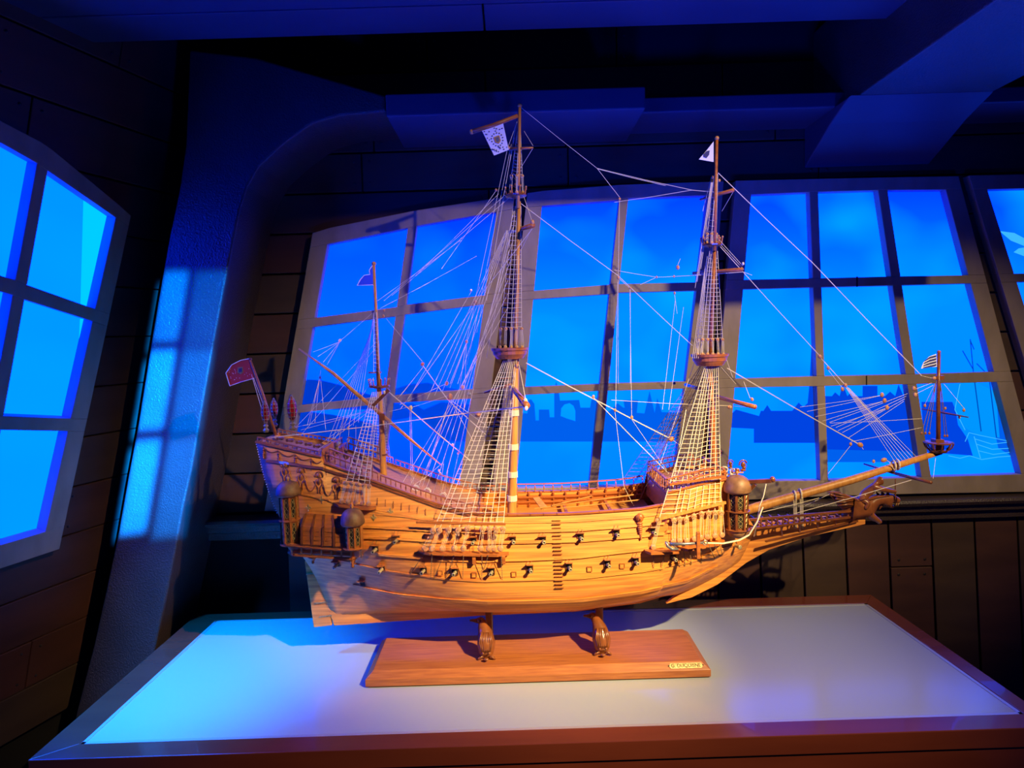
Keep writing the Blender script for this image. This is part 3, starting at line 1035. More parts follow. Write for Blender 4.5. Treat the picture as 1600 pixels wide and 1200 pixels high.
# ------------------------------------------------------------------ carved ornaments
def on(px, py, dx, dz, out=.001):
    p, n = hh(px + dx * 900, py - dz * 900)
    return p + V((0, -out, 0))
def fleur(px, py, s=1.15):
    mb = MB()
    mb.ell(on(px, py, 0, .002 * s), .0014 * s, .0012, .0045 * s)
    for g in (-1, 1):
        mb.tube([on(px, py, 0, -.001), on(px, py, g * .003 * s, .002 * s), on(px, py, g * .0048 * s, 0)], [.0009, .0011, .0007], 6)
    mb.box(on(px, py, 0, -.001), .006 * s, .0018, .0012)
    mb.ell(on(px, py, 0, -.0045), .0009, .001, .0022)
    part(mb, 'lily_ornament', 'gold')
for x, y in ((503, 781), (482, 794), (610, 800), (584, 809)):
    fleur(x, y)
def cherub(px, py, s=1.15):
    mb = MB()
    mb.ell(on(px, py, 0, .014 * s, .002), .0036 * s, .0028, .0040 * s)
    mb.tube([on(px, py, math.cos(a) * .0058 * s, (.014 + math.sin(a) * .0058) * s) for a in [math.pi * (-.15 + 1.3 * k / 10) for k in range(11)]], .0014, 6)
    for g in (-1, 1):
        mb.tube([on(px, py, g * .001, .010 * s), on(px, py, g * .0055 * s, .005 * s), on(px, py, g * .0050 * s, 0), on(px, py, g * .0020 * s, -.004 * s), on(px, py, g * .0018, -.012 * s), on(px, py, g * .0035, -.014 * s)], [.0013, .0016, .0015, .0014, .0012, .001], 6)
    mb.ell(on(px, py, 0, .004 * s, .0015), .0026 * s, .002, .005 * s)
    part(mb, 'cherub_relief', 'wood', smooth=True)
CH = [(446, 741), (471, 750), (499, 757), (526, 765)]
for c in CH:
    cherub(*c)
for (a, b) in zip(CH, CH[1:]):
    pts = []
    for k in range(11):
        f = k / 10
        pts.append(on(a[0] + 6 + (b[0] - a[0] - 12) * f, a[1] + (b[1] - a[1]) * f + 13 * math.sin(math.pi * f), 0, 0, .001))
    part(MB().tube(pts, .0015, 6), 'garland', 'wood', smooth=True)
# poop panel swags and pendants
xs = [411, 435, 461, 486, 503]
for a, b in zip(xs, xs[1:]):
    ya = 695 + (a - 400) * .24; yb = 695 + (b - 400) * .24
    part(MB().tube([on(a + (b - a) * k / 10, ya + (yb - ya) * k / 10 + 6 * math.sin(math.pi * k / 10), 0, 0, .001) for k in range(11)], .0013, 6), 'garland', 'wood', smooth=True)
for a in xs[:-1]:
    ya = 692 + (a - 400) * .24
    mb = MB()
    for k, (rr, dz) in enumerate(((.0018, 0), (.0028, .004), (.0020, .0075), (.0028, .011), (.0018, .0145), (.001, .0175))):
        mb.ell(on(a + 1, ya + 5, 0, -dz, .001), rr, .0016, .0022, n=8, m=5)
    part(mb, 'pendant', 'wood', smooth=True)
# white dotted cord down the transom edge
mb = MB()
for k in range(30):
    p = surf(0.02, 1 - .36 * k / 29, -1, .002)
    mb.ell(p + V((-.001, 0, 0)), .0011, .0011, .0011, n=6, m=4)
part(mb, 'bead_trim', 'rope', kind='stuff')
# figure carving mid bow
p, n = hh(999, 808)
mb = MB()
mb.ell(p + V((0, -.004, 0)), .0068, .006, .0080, n=14, m=10)
mb.ell(p + V((0, -.0095, -.001)), .0012, .0018, .0022)
for s in (-1, 1):
    mb.ell(p + V((s * .0024, -.009, .001)), .0011, .0008, .0008)
mb.tube([p + V((math.cos(a) * .0065, -.006, math.sin(a) * .0075)) for a in [math.pi * k / 10 for k in range(11)]], .0013, 6)
for k in range(8):
    f = k / 7
    mb.ell(on(999, 808, f * .002, -.010 - f * .026, .003), .0058 * (1 - .72 * f), .0045 * (1 - .5 * f), .0030, n=10, m=6)
part(mb, 'carved_head', 'wood', smooth=True)
# square scupper panels under the half deck rail
for k in range(7):
    x = 590 + k * 12.5; y = 783 + k * 2.8
    p, n = hh(x, y)
    part(MB().bar(on(x, y, 0, .006), on(x, y, 0, -.006), .0014, .002, up=V((0, 1, 0))), 'panel_post', 'wood')

# ------------------------------------------------------------------ balustrades and rails
def balus(pts0, ht, n, name='balustrade', m='wood', side=0, r=.0014, lower=True):
    """pts0: world polyline for the foot; posts rise ht"""
    tot_ = sum((b - a).length for a, b in zip(pts0, pts0[1:]))
    def at(f):
        d = f * tot_
        for a, b in zip(pts0, pts0[1:]):
            l = (b - a).length
            if d <= l + 1e-9:
                return a.lerp(b, d / l)
            d -= l
        return pts0[-1]
    rl = MB()
    for a, b in zip(pts0, pts0[1:]):
        rl.bar(a + V((0, 0, ht)), b + V((0, 0, ht)), .0045, .0022)
    o = part(rl, name, m)
    for k in range(n + 1):
        q = at(k / n)
        MB().lathe(q, [(r, 0), (r * .6, ht * .25), (r * 1.15, ht * .5), (r * .6, ht * .78), (r, ht)], 6).build('baluster', M[m], o)
    return o
def side_line(s0, s1, n=8, dz=0, side=-1, inn=.004):
    return [surf(s0 + (s1 - s0) * k / n, 1, side, -inn) + V((0, 0, dz)) for k in range(n + 1)]
for side in (-1, 1):
    balus(side_line(3.1, 4.0, 4, 0, side), .015, 9)
    balus(side_line(3.1, 3.9, 4, .015, side), .012, 8)
    balus(side_line(4.05, 6.4, 8, 0, side), .013, 22)
    balus(side_line(0.03, 1.9, 6, 0, side), .008, 14)
    balus(side_line(11.05, 13.0, 6, 0, side), .013, 13)
    balus(side_line(11.05, 12.6, 6, .013, side), .010, 9)
balus(side_line(6.5, 9.9, 10, .003, 1, .006), .014, 16)
balus([surf(6.6 + 3.3 * k / 10, .87, -1, -.012) + V((0, 0, .012)) for k in range(11)], .008, 10)
for s in (2.0, 3.05):
    a = surf(s, 1, -1, -.004); b = surf(s, 1, 1, -.004)
    balus([a, b], .014, 9)
a = surf(11.05, 1, -1, -.004); balus([a, mir(a)], .022, 9)
a = surf(12.95, 1, -1, -.004); balus([a, mir(a)], .016, 7)
# poop end box (screen) at the step
a = surf(1.98, 1, -1, -.002); b = surf(2.0, 1, -1, -.002)
part(MB().prism([P(502, 705, a.y), P(520, 690, a.y + .03), P(521, 703, a.y + .03), P(504, 733, a.y)], V((0, .004, 0))), 'screen', 'wood')
# inner stanchions, stringers and cross beams of the waist
for side in (-1, 1):
    for k in range(15):
        s_ = 6.5 + 3.4 * k / 14
        part(MB().bar(surf(s_, .85, side, -.005), surf(s_, .995, side, -.005), .003, .004, up=V((0, 1, 0))), 'stanchion', 'wood')
    for t_ in (.90, .95):
        mb = MB()
        for k in range(12):
            mb.bar(surf(6.4 + 3.5 * k / 12, t_, side, -.006), surf(6.4 + 3.5 * (k + 1) / 12, t_, side, -.006), .004, .003)
        part(mb, 'stringer', 'wood')
for s_ in (6.9, 7.9, 8.65):
    a = surf(s_, .89, -1, -.004)
    part(MB().bar(a, mir(a), .005, .004), 'cross_beam', 'wood')
# deck fittings
def on_deck(px, py, dy):
    return P(px, py, YC + dy)
for (x, y, dy) in ((621, 759, .02), (628, 758, .02)):
    part(MB().lathe(on_deck(x, y + 6, dy), [(.003, 0), (.0042, .004), (.0044, .007), (.0042, .010), (.003, .0135)], 10), 'barrel', 'pine', smooth=True)
# skylight, gratings, ladder and oars on the waist deck
for s0, s1 in ((7.15, 7.75), (8.0, 8.5), (8.9, 9.3)):
    g = MB(); 
    a = surf(s0, .78, -1, 0); b = surf(s1, .78, -1, 0)
    z = a.z + .006
    xa_, xb_ = a.x, b.x
    n = 7
    for k in range(n):
        x = xa_ + (xb_ - xa_) * k / (n - 1)
        g.box((x, YC, z), .002, .06, .003)
    for k in range(7):
        y = YC - .03 + .01 * k
        g.box(((xa_ + xb_) / 2, y, z + .0005), xb_ - xa_, .002, .003)
    part(g, 'hatch_grating', 'deck')
mb = MB()
for a, b in (((835, 795), (990, 773)), ((850, 797), (1000, 781)), ((862, 790), (925, 775))):
    mb.tube([P(*a, YC - .03), P(*b, YC - .02)], .0012, 6)
part(mb, 'spare_spars', 'deck')
part(MB().prism([P(833, 779, YC - .0), P(842, 777, YC), P(856, 794, YC - .03), P(846, 797, YC - .03)], V((0, 0, .0015))), 'gangplank', 'deck')
for (x, y, dy) in ((650, 765, -.02), (662, 772, .0), (676, 772, .03), (640, 770, .03), (700, 782, -.03), (715, 785, .02), (735, 790, -.02), (560, 742, .0), (572, 745, .03), (1060, 752, -.02), (1085, 744, .0), (1100, 742, .03), (1125, 735, -.02), (1140, 738, .01), (1072, 744, .03)):
    c = P(x, y + 3, YC + dy)
    mb = MB()
    for s in (-1, 1):
        mb.lathe(c + V((s * .005, 0, -.010)), [(.0012, 0), (.0014, .012), (.0022, .015), (.001, .019)], 6)
    mb.box(c + V((0, 0, 0)), .015, .0022, .0025)
    part(mb, 'belaying_bitts', 'wood')
for (x, y) in ((650, 762), (658, 770), (668, 766), (680, 777), (692, 774), (706, 779), (1132, 733), (1139, 745), (1146, 736), (1088, 750), (565, 742)):
    c = P(x, y, YC - .01 + random.uniform(-.03, .03))
    mb = MB()
    for k in range(3):
        ph = random.uniform(0, 6)
        mb.tube([c + V((math.cos(ph + a) * .006, random.uniform(-.004, .004), math.sin(ph + a) * .005 - k * .001)) for a in [math.pi * 1.7 * q / 7 for q in range(8)]], .0009, 5)
    part(mb, 'rope_coil', 'rope')
# small deck guns on the poop
for (x, y) in ((440, 684), (455, 687), (470, 690), (484, 693), (497, 696)):
    c = P(x, y + 1, YC - .035)
    part(MB().lathe(c, [(.003, -.004), (.0036, 0), (.0028, .003), (.0022, .012), (.003, .014), (.002, .015)], 8, V((-.2, -1, .15))), 'deck_gun', 'dark_wood')
for (x, y) in ((526, 704), (541, 712), (556, 718), (570, 722)):
    c = P(x, y, YC - .02)
    part(MB().ell(c, .006, .004, .007).ell(c + V((0, 0, .009)), .0035, .0035, .004), 'carved_bust', 'dome', smooth=True)

# ------------------------------------------------------------------ turrets
def turret(cx, ybot, ytop, rpx, dome_h, Y, name='turret', tiers=2, m='wood', zs_=1.0, tail=0):
    c = P(cx, ybot, Y)
    top = P(cx, ytop, Y)
    H = top.z - c.z
    r = rpx * Y / 1000.0
    dh = dome_h * Y / 1000.0
    Hb = H - dh
    body = MB()
    n = 8
    # posts between lights
    for k in range(n):
        an = 2 * math.pi * (k + .5) / n
        body.bar(c + V((math.cos(an) * r, math.sin(an) * r, 0)), c + V((math.cos(an) * r, math.sin(an) * r, Hb)), r * .22, r * .22, up=V((math.cos(an), math.sin(an), 0)))
    body.lathe(c, [(r * .86, 0), (r * .86, Hb)], 16)
    o = part(body, name, m)
    for k in range(tiers + 1):
        z = Hb * k / tiers
        MB().lathe(c + V((0, 0, z - .0015)), [(r * 1.0, 0), (r * 1.22, .0006), (r * 1.25, .002), (r * 1.0, .0032)], 16).build('moulding', M[m], o)
    for t_ in range(tiers):
        z0 = Hb * t_ / tiers + .004; z1 = Hb * (t_ + 1) / tiers - .003
        zc_ = (z0 + z1) / 2; hz = (z1 - z0) / 2
        for k in range(n):
            an = 2 * math.pi * k / n
            if math.sin(an) > .5: continue
            d = V((math.cos(an), math.sin(an), 0)); tg = V((-d.y, d.x, 0))
            q = c + d * (r * .865) + V((0, 0, zc_))
            ww = r * .26
            arch = [q + tg * (ww * math.cos(a)) + V((0, 0, hz * .95 * math.sin(a))) for a in [2 * math.pi * j / 12 for j in range(12)]]
            MB().prism(arch, d * .0006).build('window', M['black'], o)
            lat = MB()
            for s in (-1, 1):
                pts = []
                for j in range(9):
                    f = j / 8
                    pts.append(q + d * .0012 + tg * (s * ww * .8 * math.cos(f * math.pi * 3)) + V((0, 0, hz * .9 * (2 * f - 1))))
                lat.tube(pts, .0006, 4)
            lat.tube([a + d * .0008 for a in arch + [arch[0]]], .0006, 4)
            lat.build('tracery', M['gold'], o)
    prof = [(r * 1.30, 0), (r * 1.42, dh * .1)] + [(r * 1.42 * math.cos(a) ** .75, dh * (.1 + .9 * math.sin(a))) for a in [math.pi / 2 * j / 8 for j in range(1, 8)]] + [(0, dh)]
    MB().lathe(c + V((0, 0, Hb)), prof, 24).build('dome', M['dome'], o, smooth=True)
    MB().lathe(c + V((0, 0, Hb + dh - .001)), [(.0015, 0), (.0012, .002), (.0028, .004), (.0028, .006), (.001, .008)], 8).build('finial', M['pine'], o, smooth=True)
    if tail:
        MB().lathe(c + V((0, 0, -tail)), [(r * .75, 0), (r * 1.02, tail * .35), (r * 1.08, tail * .7), (r * 1.0, tail)], 16).build('corbel', M['dome'], o, smooth=True)
    return o
YT = YC - .083
turret(455, 849, 751, 13.5, 23, YT - .022)
turret(553, 855, 794, 13.5, 26, YT - .040, tiers=1)
turret(1152, 826, 742, 15.5, 27, YC - .070, m='dark_wood', tail=.014)
# far-side twin of the fore turret is hidden; gallery body between the stern turrets
YG = YC - .12
gal = MB()
# curved roof box made of slats
NRB = 16
def gx_(x, y, Y): return P(x, y, Y)
roof_top_y, roof_mid_y, roof_bot_y = 803, 822, 852
qg = []
for k in range(5):
    f = k / 4
    qg.append([P(479 + f * 55, 803 + f * 3, YC - .092), P(472 + f * 67, 823 + f * 2, YC - .121), P(472 + f * 67, 851 + f * 4, YC - .123)])
core = MB()
for a, b in zip(qg, qg[1:]):
    for r_ in range(2):
        core.prism([a[r_], b[r_], b[r_ + 1], a[r_ + 1]], V((0, .03, 0)))
qgo = part(core, 'quarter_gallery', 'wood')
for a in qg:
    mb = MB()
    mb.bar(a[0] + V((0, -.002, 0)), a[1] + V((0, -.002, 0)), .0035, .003, up=V((0, -1, .5)))
    mb.bar(a[1] + V((0, -.002, 0)), a[2] + V((0, -.002, 0)), .0035, .003, up=V((0, -1, 0)))
    mb.build('roof_rib', M['dark_wood'], qgo)
for a, b in zip(qg, qg[1:]):
    for r_, nn_ in ((0, 4), (1, 4)):
        for k in range(nn_):
            f0, f1 = k / nn_ + .01, (k + 1) / nn_ - .03
            q = [a[r_].lerp(a[r_ + 1], f0), b[r_].lerp(b[r_ + 1], f0), b[r_].lerp(b[r_ + 1], f1), a[r_].lerp(a[r_ + 1], f1)]
            MB().prism([x + V((0, -.0012, 0)) for x in q], V((0, .0015, 0))).build('slat', M['wood'], qgo)
# gallery balcony
bal = MB()
ptsT = [(441, 846), (450, 851), (500, 856), (555, 860), (576, 854)]
ptsB = [(452, 863), (460, 867), (500, 870), (548, 873), (566, 866)]
for pts, Yb, nm in ((ptsT, YC - .122, 'balcony_rail'), (ptsB, YC - .112, 'balcony_rail')):
    mb = MB()
    for i, (a, b) in enumerate(zip(pts, pts[1:])):
        ya = Yb + (.03 if i == 0 else 0); yb_ = Yb + (.03 if i == 3 else 0)
        mb.bar(P(*a, ya), P(*b, yb_), .006, .003)
    part(mb, nm, 'wood')
part(MB().prism([P(443, 848, YC - .115), P(575, 858, YC - .115), P(560, 871, YC - .107), P(458, 866, YC - .107)], V((0, .05, 0))), 'balcony', 'wood', bevel=.001)
for k in range(8):
    x = 455 + k * 15.5
    part(MB().bar(P(x, 853 + k * .8, YC - .119), P(x + 1, 866 + k * .8, YC - .112), .0028, .002), 'bracket', 'dome')
part(MB().lathe(P(551, 888, YC - .098), [(.001, 0), (.0035, .003), (.002, .005), (.005, .012), (.0075, .018)], 10), 'drop_finial', 'wood', smooth=True)
part(MB().lathe(P(489, 881, YC - .09), [(.001, 0), (.003, .002), (.002, .004), (.006, .010), (.0105, .014)], 10), 'drop_finial', 'wood', smooth=True)

# ------------------------------------------------------------------ stern lanterns
def lantern(px, ytop, ybot, Y, wpx):
    b = P(px, ybot, Y); t = P(px, ytop, Y); H = t.z - b.z
    r = wpx * Y / 1000 / 2
    o = part(MB().lathe(b, [(r * .5, -.018), (r * .75, -.014), (r * .3, -.010), (r * .6, -.006), (r * .25, -.003), (r * .5, -.001), (r * .3, 0)], 10), 'lantern', 'gold')
    prof = [(r * .3, 0), (r * .75, H * .15), (r, H * .42), (r * .85, H * .68), (r * .45, H * .86), (r * .1, H * .95)]
    MB().lathe(b, [(a * .9, h) for a, h in prof], 12).build('glass', M['ruby'], o, smooth=True)
    cage = MB()
    for k in range(8):
        an = 2 * math.pi * k / 8
        cage.tube([b + V((math.cos(an) * a, math.sin(an) * a, h)) for a, h in prof], .0006, 4)
    for f in (.15, .32, .5, .68, .84):
        a = r * 1.0 * math.sin(math.pi * min(1, f * .9 + .12)) ** .8
        for i in range(len(prof) - 1):
            if prof[i][1] <= f * H <= prof[i + 1][1]:
                q = (f * H - prof[i][1]) / (prof[i + 1][1] - prof[i][1])
                a = prof[i][0] * (1 - q) + prof[i + 1][0] * q
        cage.tube([b + V((math.cos(x) * a, math.sin(x) * a, f * H)) for x in [2 * math.pi * k / 12 for k in range(13)]], .0006, 4)
    cage.lathe(b + V((0, 0, H * .93)), [(r * .15, 0), (r * .3, H * .03), (r * .05, H * .08)], 6)
    cage.build('cage', M['gold'], o)
lantern(415, 626, 660, YC - .05, 13)
lantern(429, 622, 652, YC + .02, 12)
lantern(457, 617, 657, YC - .03, 17)

# ------------------------------------------------------------------ masts and spars
def spar(pts, Y, radpx, name, m='pine', parent=None, n=10):
    q = []
    for i, (x, y) in enumerate(pts):
        yy = Y[i] if hasattr(Y, '__len__') else Y
        q.append(P(x, y, yy))
    rr = [(r / 2) * 1.19 / 1000 for r in radpx]
    return part(MB().tube(q, rr, n), name, m, parent, smooth=True)
def shave(px, py, Y, wpx, hpx, name, m, parent):
    c = P(px, py, Y)
    r = wpx / 2 * 1.19 / 1000
    h = hpx * 1.19 / 1000
    return MB().lathe(c - V((0, 0, h / 2)), [(r, 0), (r, h)], 12).build(name, M[m], parent, smooth=False)
mizz = spar([(601, 775), (600, 752), (596, 660), (592, 600)], YC, [11.5, 11.5, 9, 7.5], 'mizzen_mast')
spar([(592, 612), (588, 500), (584, 412)], YC - .004, [7, 5.5, 4.5], 'mizzen_topmast')
mainm = spar([(799, 815), (800, 800), (803, 680), (806, 560)], YC, [14.5, 14.5, 13, 10], 'main_mast')
spar([(804, 570), (808, 440), (811, 315)], YC - .008, [9, 7, 5.5], 'main_topmast')
spar([(809, 325), (811, 240), (812, 166)], YC - .012, [6, 5.2, 4.5], 'main_topgallant_mast')
forem = spar([(1117, 765), (1116, 740), (1112, 650), (1108, 560)], YC, [12, 12, 11, 8.5], 'fore_mast', 'wood')
spar([(1109, 570), (1113, 470), (1117, 380)], YC - .008, [8, 6.5, 5], 'fore_topmast', 'wood')
spar([(1116, 392), (1118, 300), (1120, 216)], YC - .012, [5.5, 5, 4.5], 'fore_topgallant_mast', 'wood')
for (x, y) in ((803, 645), (802, 698), (801, 741), (800, 778)):
    shave(x, y, YC, 16.5, 9, 'mast_band', 'rope', mainm)
shave(600, 710, YC, 11.5, 2, 'mast_band', 'dark_wood', mizz)
for (x, y, w_, Y) in ((812, 165, 7, YC - .012), (1120, 216, 7, YC - .012), (584, 412, 8, YC - .004)):
    c = P(x, y, Y)
    part(MB().ell(c, w_ / 2 * .00119, w_ / 2 * .00119, w_ / 2 * .00119 * .9), 'mast_truck', 'pine', smooth=True)
# bowsprit
bows = spar([(1150, 804), (1180, 793), (1330, 750), (1470, 706)], YC, [15, 15, 13, 9], 'bowsprit')
for x, y in ((1241, 775), (1250, 772), (1396, 728), (1402, 726)):
    c = P(x, y, YC); 
    MB().tube([c + V((0.0015 * math.cos(a), .010 * math.cos(a), .0095 * math.sin(a))) for a in [2 * math.pi * k / 12 for k in range(13)]], .0018, 5).build('lashing', M['rope'], bows)
# gammoning ropes down to the knee
for x in (1240, 1250):
    mb = MB()
    for s in (-1, 1):
        for k in range(3):
            mb.tube([P(x + k * 2, 772 - k, YC + s * .007), P(x + k * 2 + 1, 826, YC + s * .006)], .0008, 4)
    part(mb, 'gammoning', 'rope')
# mast tops (baskets)
def basket(px, py, wpx, hpx, Y, m='dark_wood', taper=.72, name='mast_top'):
    c = P(px, py + hpx / 2, Y)
    r = wpx / 2 * Y / 1000; h = hpx * Y / 1000
    prof = [(r * .2, 0), (r * taper, 0), (r * .86, h * .35), (r * .90, h * .4), (r * .93, h * .7), (r, h * .78), (r * 1.02, h), (r * .93, h), (r * .80, h * .45), (r * .2, h * .4)]
    return part(MB().lathe(c, prof, 28), name, m, smooth=False)
basket(797, 552, 57, 17, YC, 'wood')
basket(1109, 562, 56, 18, YC, 'wood')
def cross_top(px, py, wpx, Y, m='wood'):
    """open crosstree cage of brackets"""
    c = P(px, py, Y); r = wpx / 2 * Y / 1000
    o = part(MB().lathe(c, [(r * .35, 0), (r * .95, .002), (r, .004), (r * .9, .006), (r * .3, .004)], 12), 'crosstree', 'dark_wood')
    for k in range(8):
        an = 2 * math.pi * (k + .5) / 8
        d = V((math.cos(an), math.sin(an), 0))
        MB().tube([c + d * r * .3 + V((0, 0, .0)), c + d * r * .9 + V((0, 0, .006)), c + d * r * 1.0 + V((0, 0, .016))], [.0015, .0016, .0012], 6).build('bracket', M['wood'], o)
        MB().ell(c + d * r * 1.0 + V((0, 0, .017)), .002, .002, .0022, n=8, m=5).build('knob', M['block'], o, smooth=True)
    return o
cross_top(806, 309, 34, YC)
cross_top(1112, 386, 32, YC)
cross_top(593, 607, 33, YC)
# crosstree knobs above
for (x, y, w_, Y) in ((586, 582, 20, YC), (1111, 371, 20, YC), (806, 290, 18, YC)):
    c = P(x, y, Y); r = w_ / 2 * .00119
    mb = MB().box(c, r * 2, .004, .003).box(c, .004, r * 2, .003)
    part(mb, 'cross_trestle', 'wood')

# lateen yard, gaff, upper yards
ly = spar([(467, 545), (520, 583), (580, 635)], YC - .020, [2, 5.5, 6.5], 'lateen_yard')
spar([(597, 649), (640, 686), (690, 727)], YC - .020, [6.5, 5, 1.8], 'lateen_yard')
spar([(578, 632), (600, 652)], YC - .020, [7, 7], 'lateen_yard', 'wood')
part(MB().bar(P(583, 634, YC - .028), P(608, 609, YC - .028), .004, .006), 'yard_sling', 'dark_wood')
part(MB().box(P(598, 651, YC - .018), .009, .012, .013), 'yard_parrel', 'dark_wood')
spar([(737, 206), (770, 196), (809, 181)], YC - .012, [7, 6.5, 6], 'flag_staff', 'wood')
part(MB().ell(P(737, 206, YC - .012), .0045, .0045, .0045), 'staff_truck', 'pine', smooth=True)
# foreshortened yards (running towards the camera)
def yard(a, b, ya, yb, wa, wb, m='wood'):
    return part(MB().tube([P(*a, ya), P(*b, yb)], [wa * .0006, wb * .0006], 8), 'yard', m, smooth=True)
yard((795, 233), (833, 231), YC - .005, YC - .02, 5, 3)
yard((797, 363), (833, 352), YC + .03, YC - .04, 5, 8)
yard((757, 614), (800, 600), YC + .02, YC, 3, 5, 'dark_wood')
yard((800, 605), (823, 634), YC - .02, YC - .14, 7, 10)
yard((1094, 312), (1146, 297), YC + .03, YC - .03, 4, 6)
yard((1083, 427), (1160, 421), YC + .04, YC - .05, 5, 6)
yard((1071, 601), (1100, 610), YC + .1, YC, 5, 6, 'dark_wood')
yard((1120, 620), (1180, 636), YC - .02, YC - .11, 6, 7, 'wood')
yard((1350, 725), (1400, 740), YC + .08, YC, 3, 5, 'dark_wood')
yard((1400, 740), (1455, 754), YC, YC - .08, 5, 5, 'dark_wood')

# sprit topmast
spm = spar([(1466, 700), (1466, 620), (1467, 552)], YC, [7, 6, 5], 'sprit_topmast', 'dark_wood')
MB().ell(P(1467, 550, YC), .0034, .0034, .0034).build('mast_truck', M['wood'], spm, smooth=True)
MB().box(P(1468, 590, YC), .014, .006, .008).build('cap', M['dark_wood'], spm)
MB().tube([P(1440, 639, YC + .05), P(1475, 645, YC), P(1513, 652, YC - .05)], [.0012, .0022, .001], 6).build('yard', M['dark_wood'], spm)
c = P(1466, 707, YC)
r = .0245
st = MB().lathe(c, [(r * .5, 0), (r * .62, .002), (r * .7, .005), (r * .5, .006)], 16)
st.lathe(c + V((0, 0, .017)), [(r * .88, 0), (r * 1.0, .001), (r * 1.0, .003), (r * .85, .004)], 16)
o = part(st, 'sprit_top', 'dark_wood')
for k in range(10):
    an = 2 * math.pi * k / 10
    d = V((math.cos(an), math.sin(an), 0))
    MB().tube([c + d * r * .6 + V((0, 0, .004)), c + d * r * .85 + V((0, 0, .010)), c + d * r * .97 + V((0, 0, .018))], .0014, 5).build('bracket', M['dark_wood'], o)
MB().box(c + V((-.002, 0, .016)), .016, .016, .02).build('block_house', M['dark_wood'], o, bevel=.001)
# ensign staff at the stern
ens = spar([(431, 680), (410, 615), (391, 563)], YC - .03, [5.5, 4.5, 3.5], 'ensign_staff', 'wood')
MB().ell(P(391, 561, YC - .03), .003, .003, .0025).build('staff_truck', M['dark_wood'], ens)

# ------------------------------------------------------------------ flags
def flag(pts_px, Y, m, name='flag', wav=0.003, label=None, th=.0006):
    f = [P(x, y, Y + wav * math.sin(i * 1.3)) for i, (x, y) in enumerate(pts_px)]
    return part(MB().prism(f, V((0, th, 0))), name, m, label=label)
def flag_piece(o, pts, Y, m, name='print', d=.0005):
    f = [P(x, y, Y - d) for x, y in pts]
    return MB().prism(f, V((0, .0004, 0))).build(name, M[m], o)
def outline(o, pts, Y, m, wd=.0009, name='border'):
    mb = MB()
    for a, b in zip(pts, pts[1:]):
        mb.tube([P(*a, Y), P(*b, Y)], wd, 4)
    return mb.build(name, M[m], o)
rp = [(390, 560), (376, 563), (362, 570), (353, 582), (359, 603), (376, 597), (397, 591), (393, 575)]
o = flag(rp, YC - .03, 'red_cloth', wav=0, label='red flag with white border and small crest')
outline(o, [(391, 560), (376, 563), (362, 570), (353, 583), (359, 603), (376, 597), (397, 591)], YC - .031, 'white_cloth')
flag_piece(o, [(371, 574), (379, 573), (380, 582), (376, 585), (371, 582)], YC - .030, 'gold', 'crest')
flag_piece(o, [(373, 576), (378, 575), (378, 581), (373, 582)], YC - .0305, 'navy', 'crest')
mb = MB()
for k in range(26):
    x = random.uniform(358, 391); y = random.uniform(574, 594)
    if 369 < x < 382 and 572 < y < 587 or y > 603 - (x - 359) * .35 - 3: continue
    mb.ell(P(x, y, YC - .0305), .0006, .0002, .0006, n=5, m=3)
mb.build('dots', M['white_cloth'], o, kind='stuff')
# white hanging flag on the main
fq = [(753, 204), (786, 192), (795, 234), (772, 243)]
o = flag(fq, YC - .013, 'white_cloth', wav=0, label='white flag with dark scroll print')
def fuv(u, v):
    (ax, ay), (bx, by), (cx, cy), (dx_, dy_) = fq
    return ((ax * (1 - u) + bx * u) * (1 - v) + (dx_ * (1 - u) + cx * u) * v, (ay * (1 - u) + by * u) * (1 - v) + (dy_ * (1 - u) + cy * u) * v)
flag_piece(o, [fuv(.36, .38), fuv(.68, .38), fuv(.68, .58), fuv(.52, .66), fuv(.36, .58)], YC - .0135, 'ochre', 'crest')
flag_piece(o, [fuv(.44, .42), fuv(.62, .42), fuv(.62, .56), fuv(.52, .6), fuv(.44, .56)], YC - .0137, 'steel', 'crest')
mb = MB()
for k in range(14):
    a = 2 * math.pi * k / 14
    mb.ell(P(*fuv(.52 + .3 * math.cos(a), .5 + .24 * math.sin(a)), YC - .0138), .0014, .0002, .0011, n=6, m=3)
for k in range(44):
    u, v = random.uniform(.06, .94), random.uniform(.06, .94)
    if abs(u - .52) < .34 and abs(v - .5) < .28: continue
    mb.ell(P(*fuv(u, v), YC - .0138), random.uniform(.0011, .0021), .0002, .0009, n=6, m=3)
mb.build('scroll_print', M['navy'], o, kind='stuff')
# fore pennant
o = flag([(1115, 221), (1104, 235), (1092, 249), (1115, 253)], YC - .013, 'white_cloth', wav=0, label='white triangular pennant with dark emblem')
flag_piece(o, [(1099, 241), (1104, 236), (1109, 235), (1108, 242), (1104, 247), (1099, 245)], YC - .0133, 'navy', 'emblem')
# mizzen pennant: blue with white border
pp = [(582, 415), (577, 422), (578, 429), (569, 430), (563, 437), (558, 446), (583, 445)]
o = flag(pp, YC - .006, 'blue_cloth', wav=0, label='blue pennant with thin white border')
outline(o, pp[:6] + [(583, 445)], YC - .0065, 'white_cloth', .0008)
# striped jack
jk = [(1463, 553), (1452, 557), (1443, 566), (1439, 576), (1452, 574), (1464, 573)]
o = flag(jk, YC - .002, 'white_cloth', wav=0, label='small flag with dark and white stripes')
for k in range(4):
    d = 4.6 * k
    flag_piece(o, [(1463, 555 + d), (1453, 557.5 + d), (1445 - k * .6, 563 + d * .8), (1444 - k * .6, 565 + d * .8), (1453, 560.2 + d), (1463, 557.6 + d)], YC - .0025, 'navy', 'stripe')

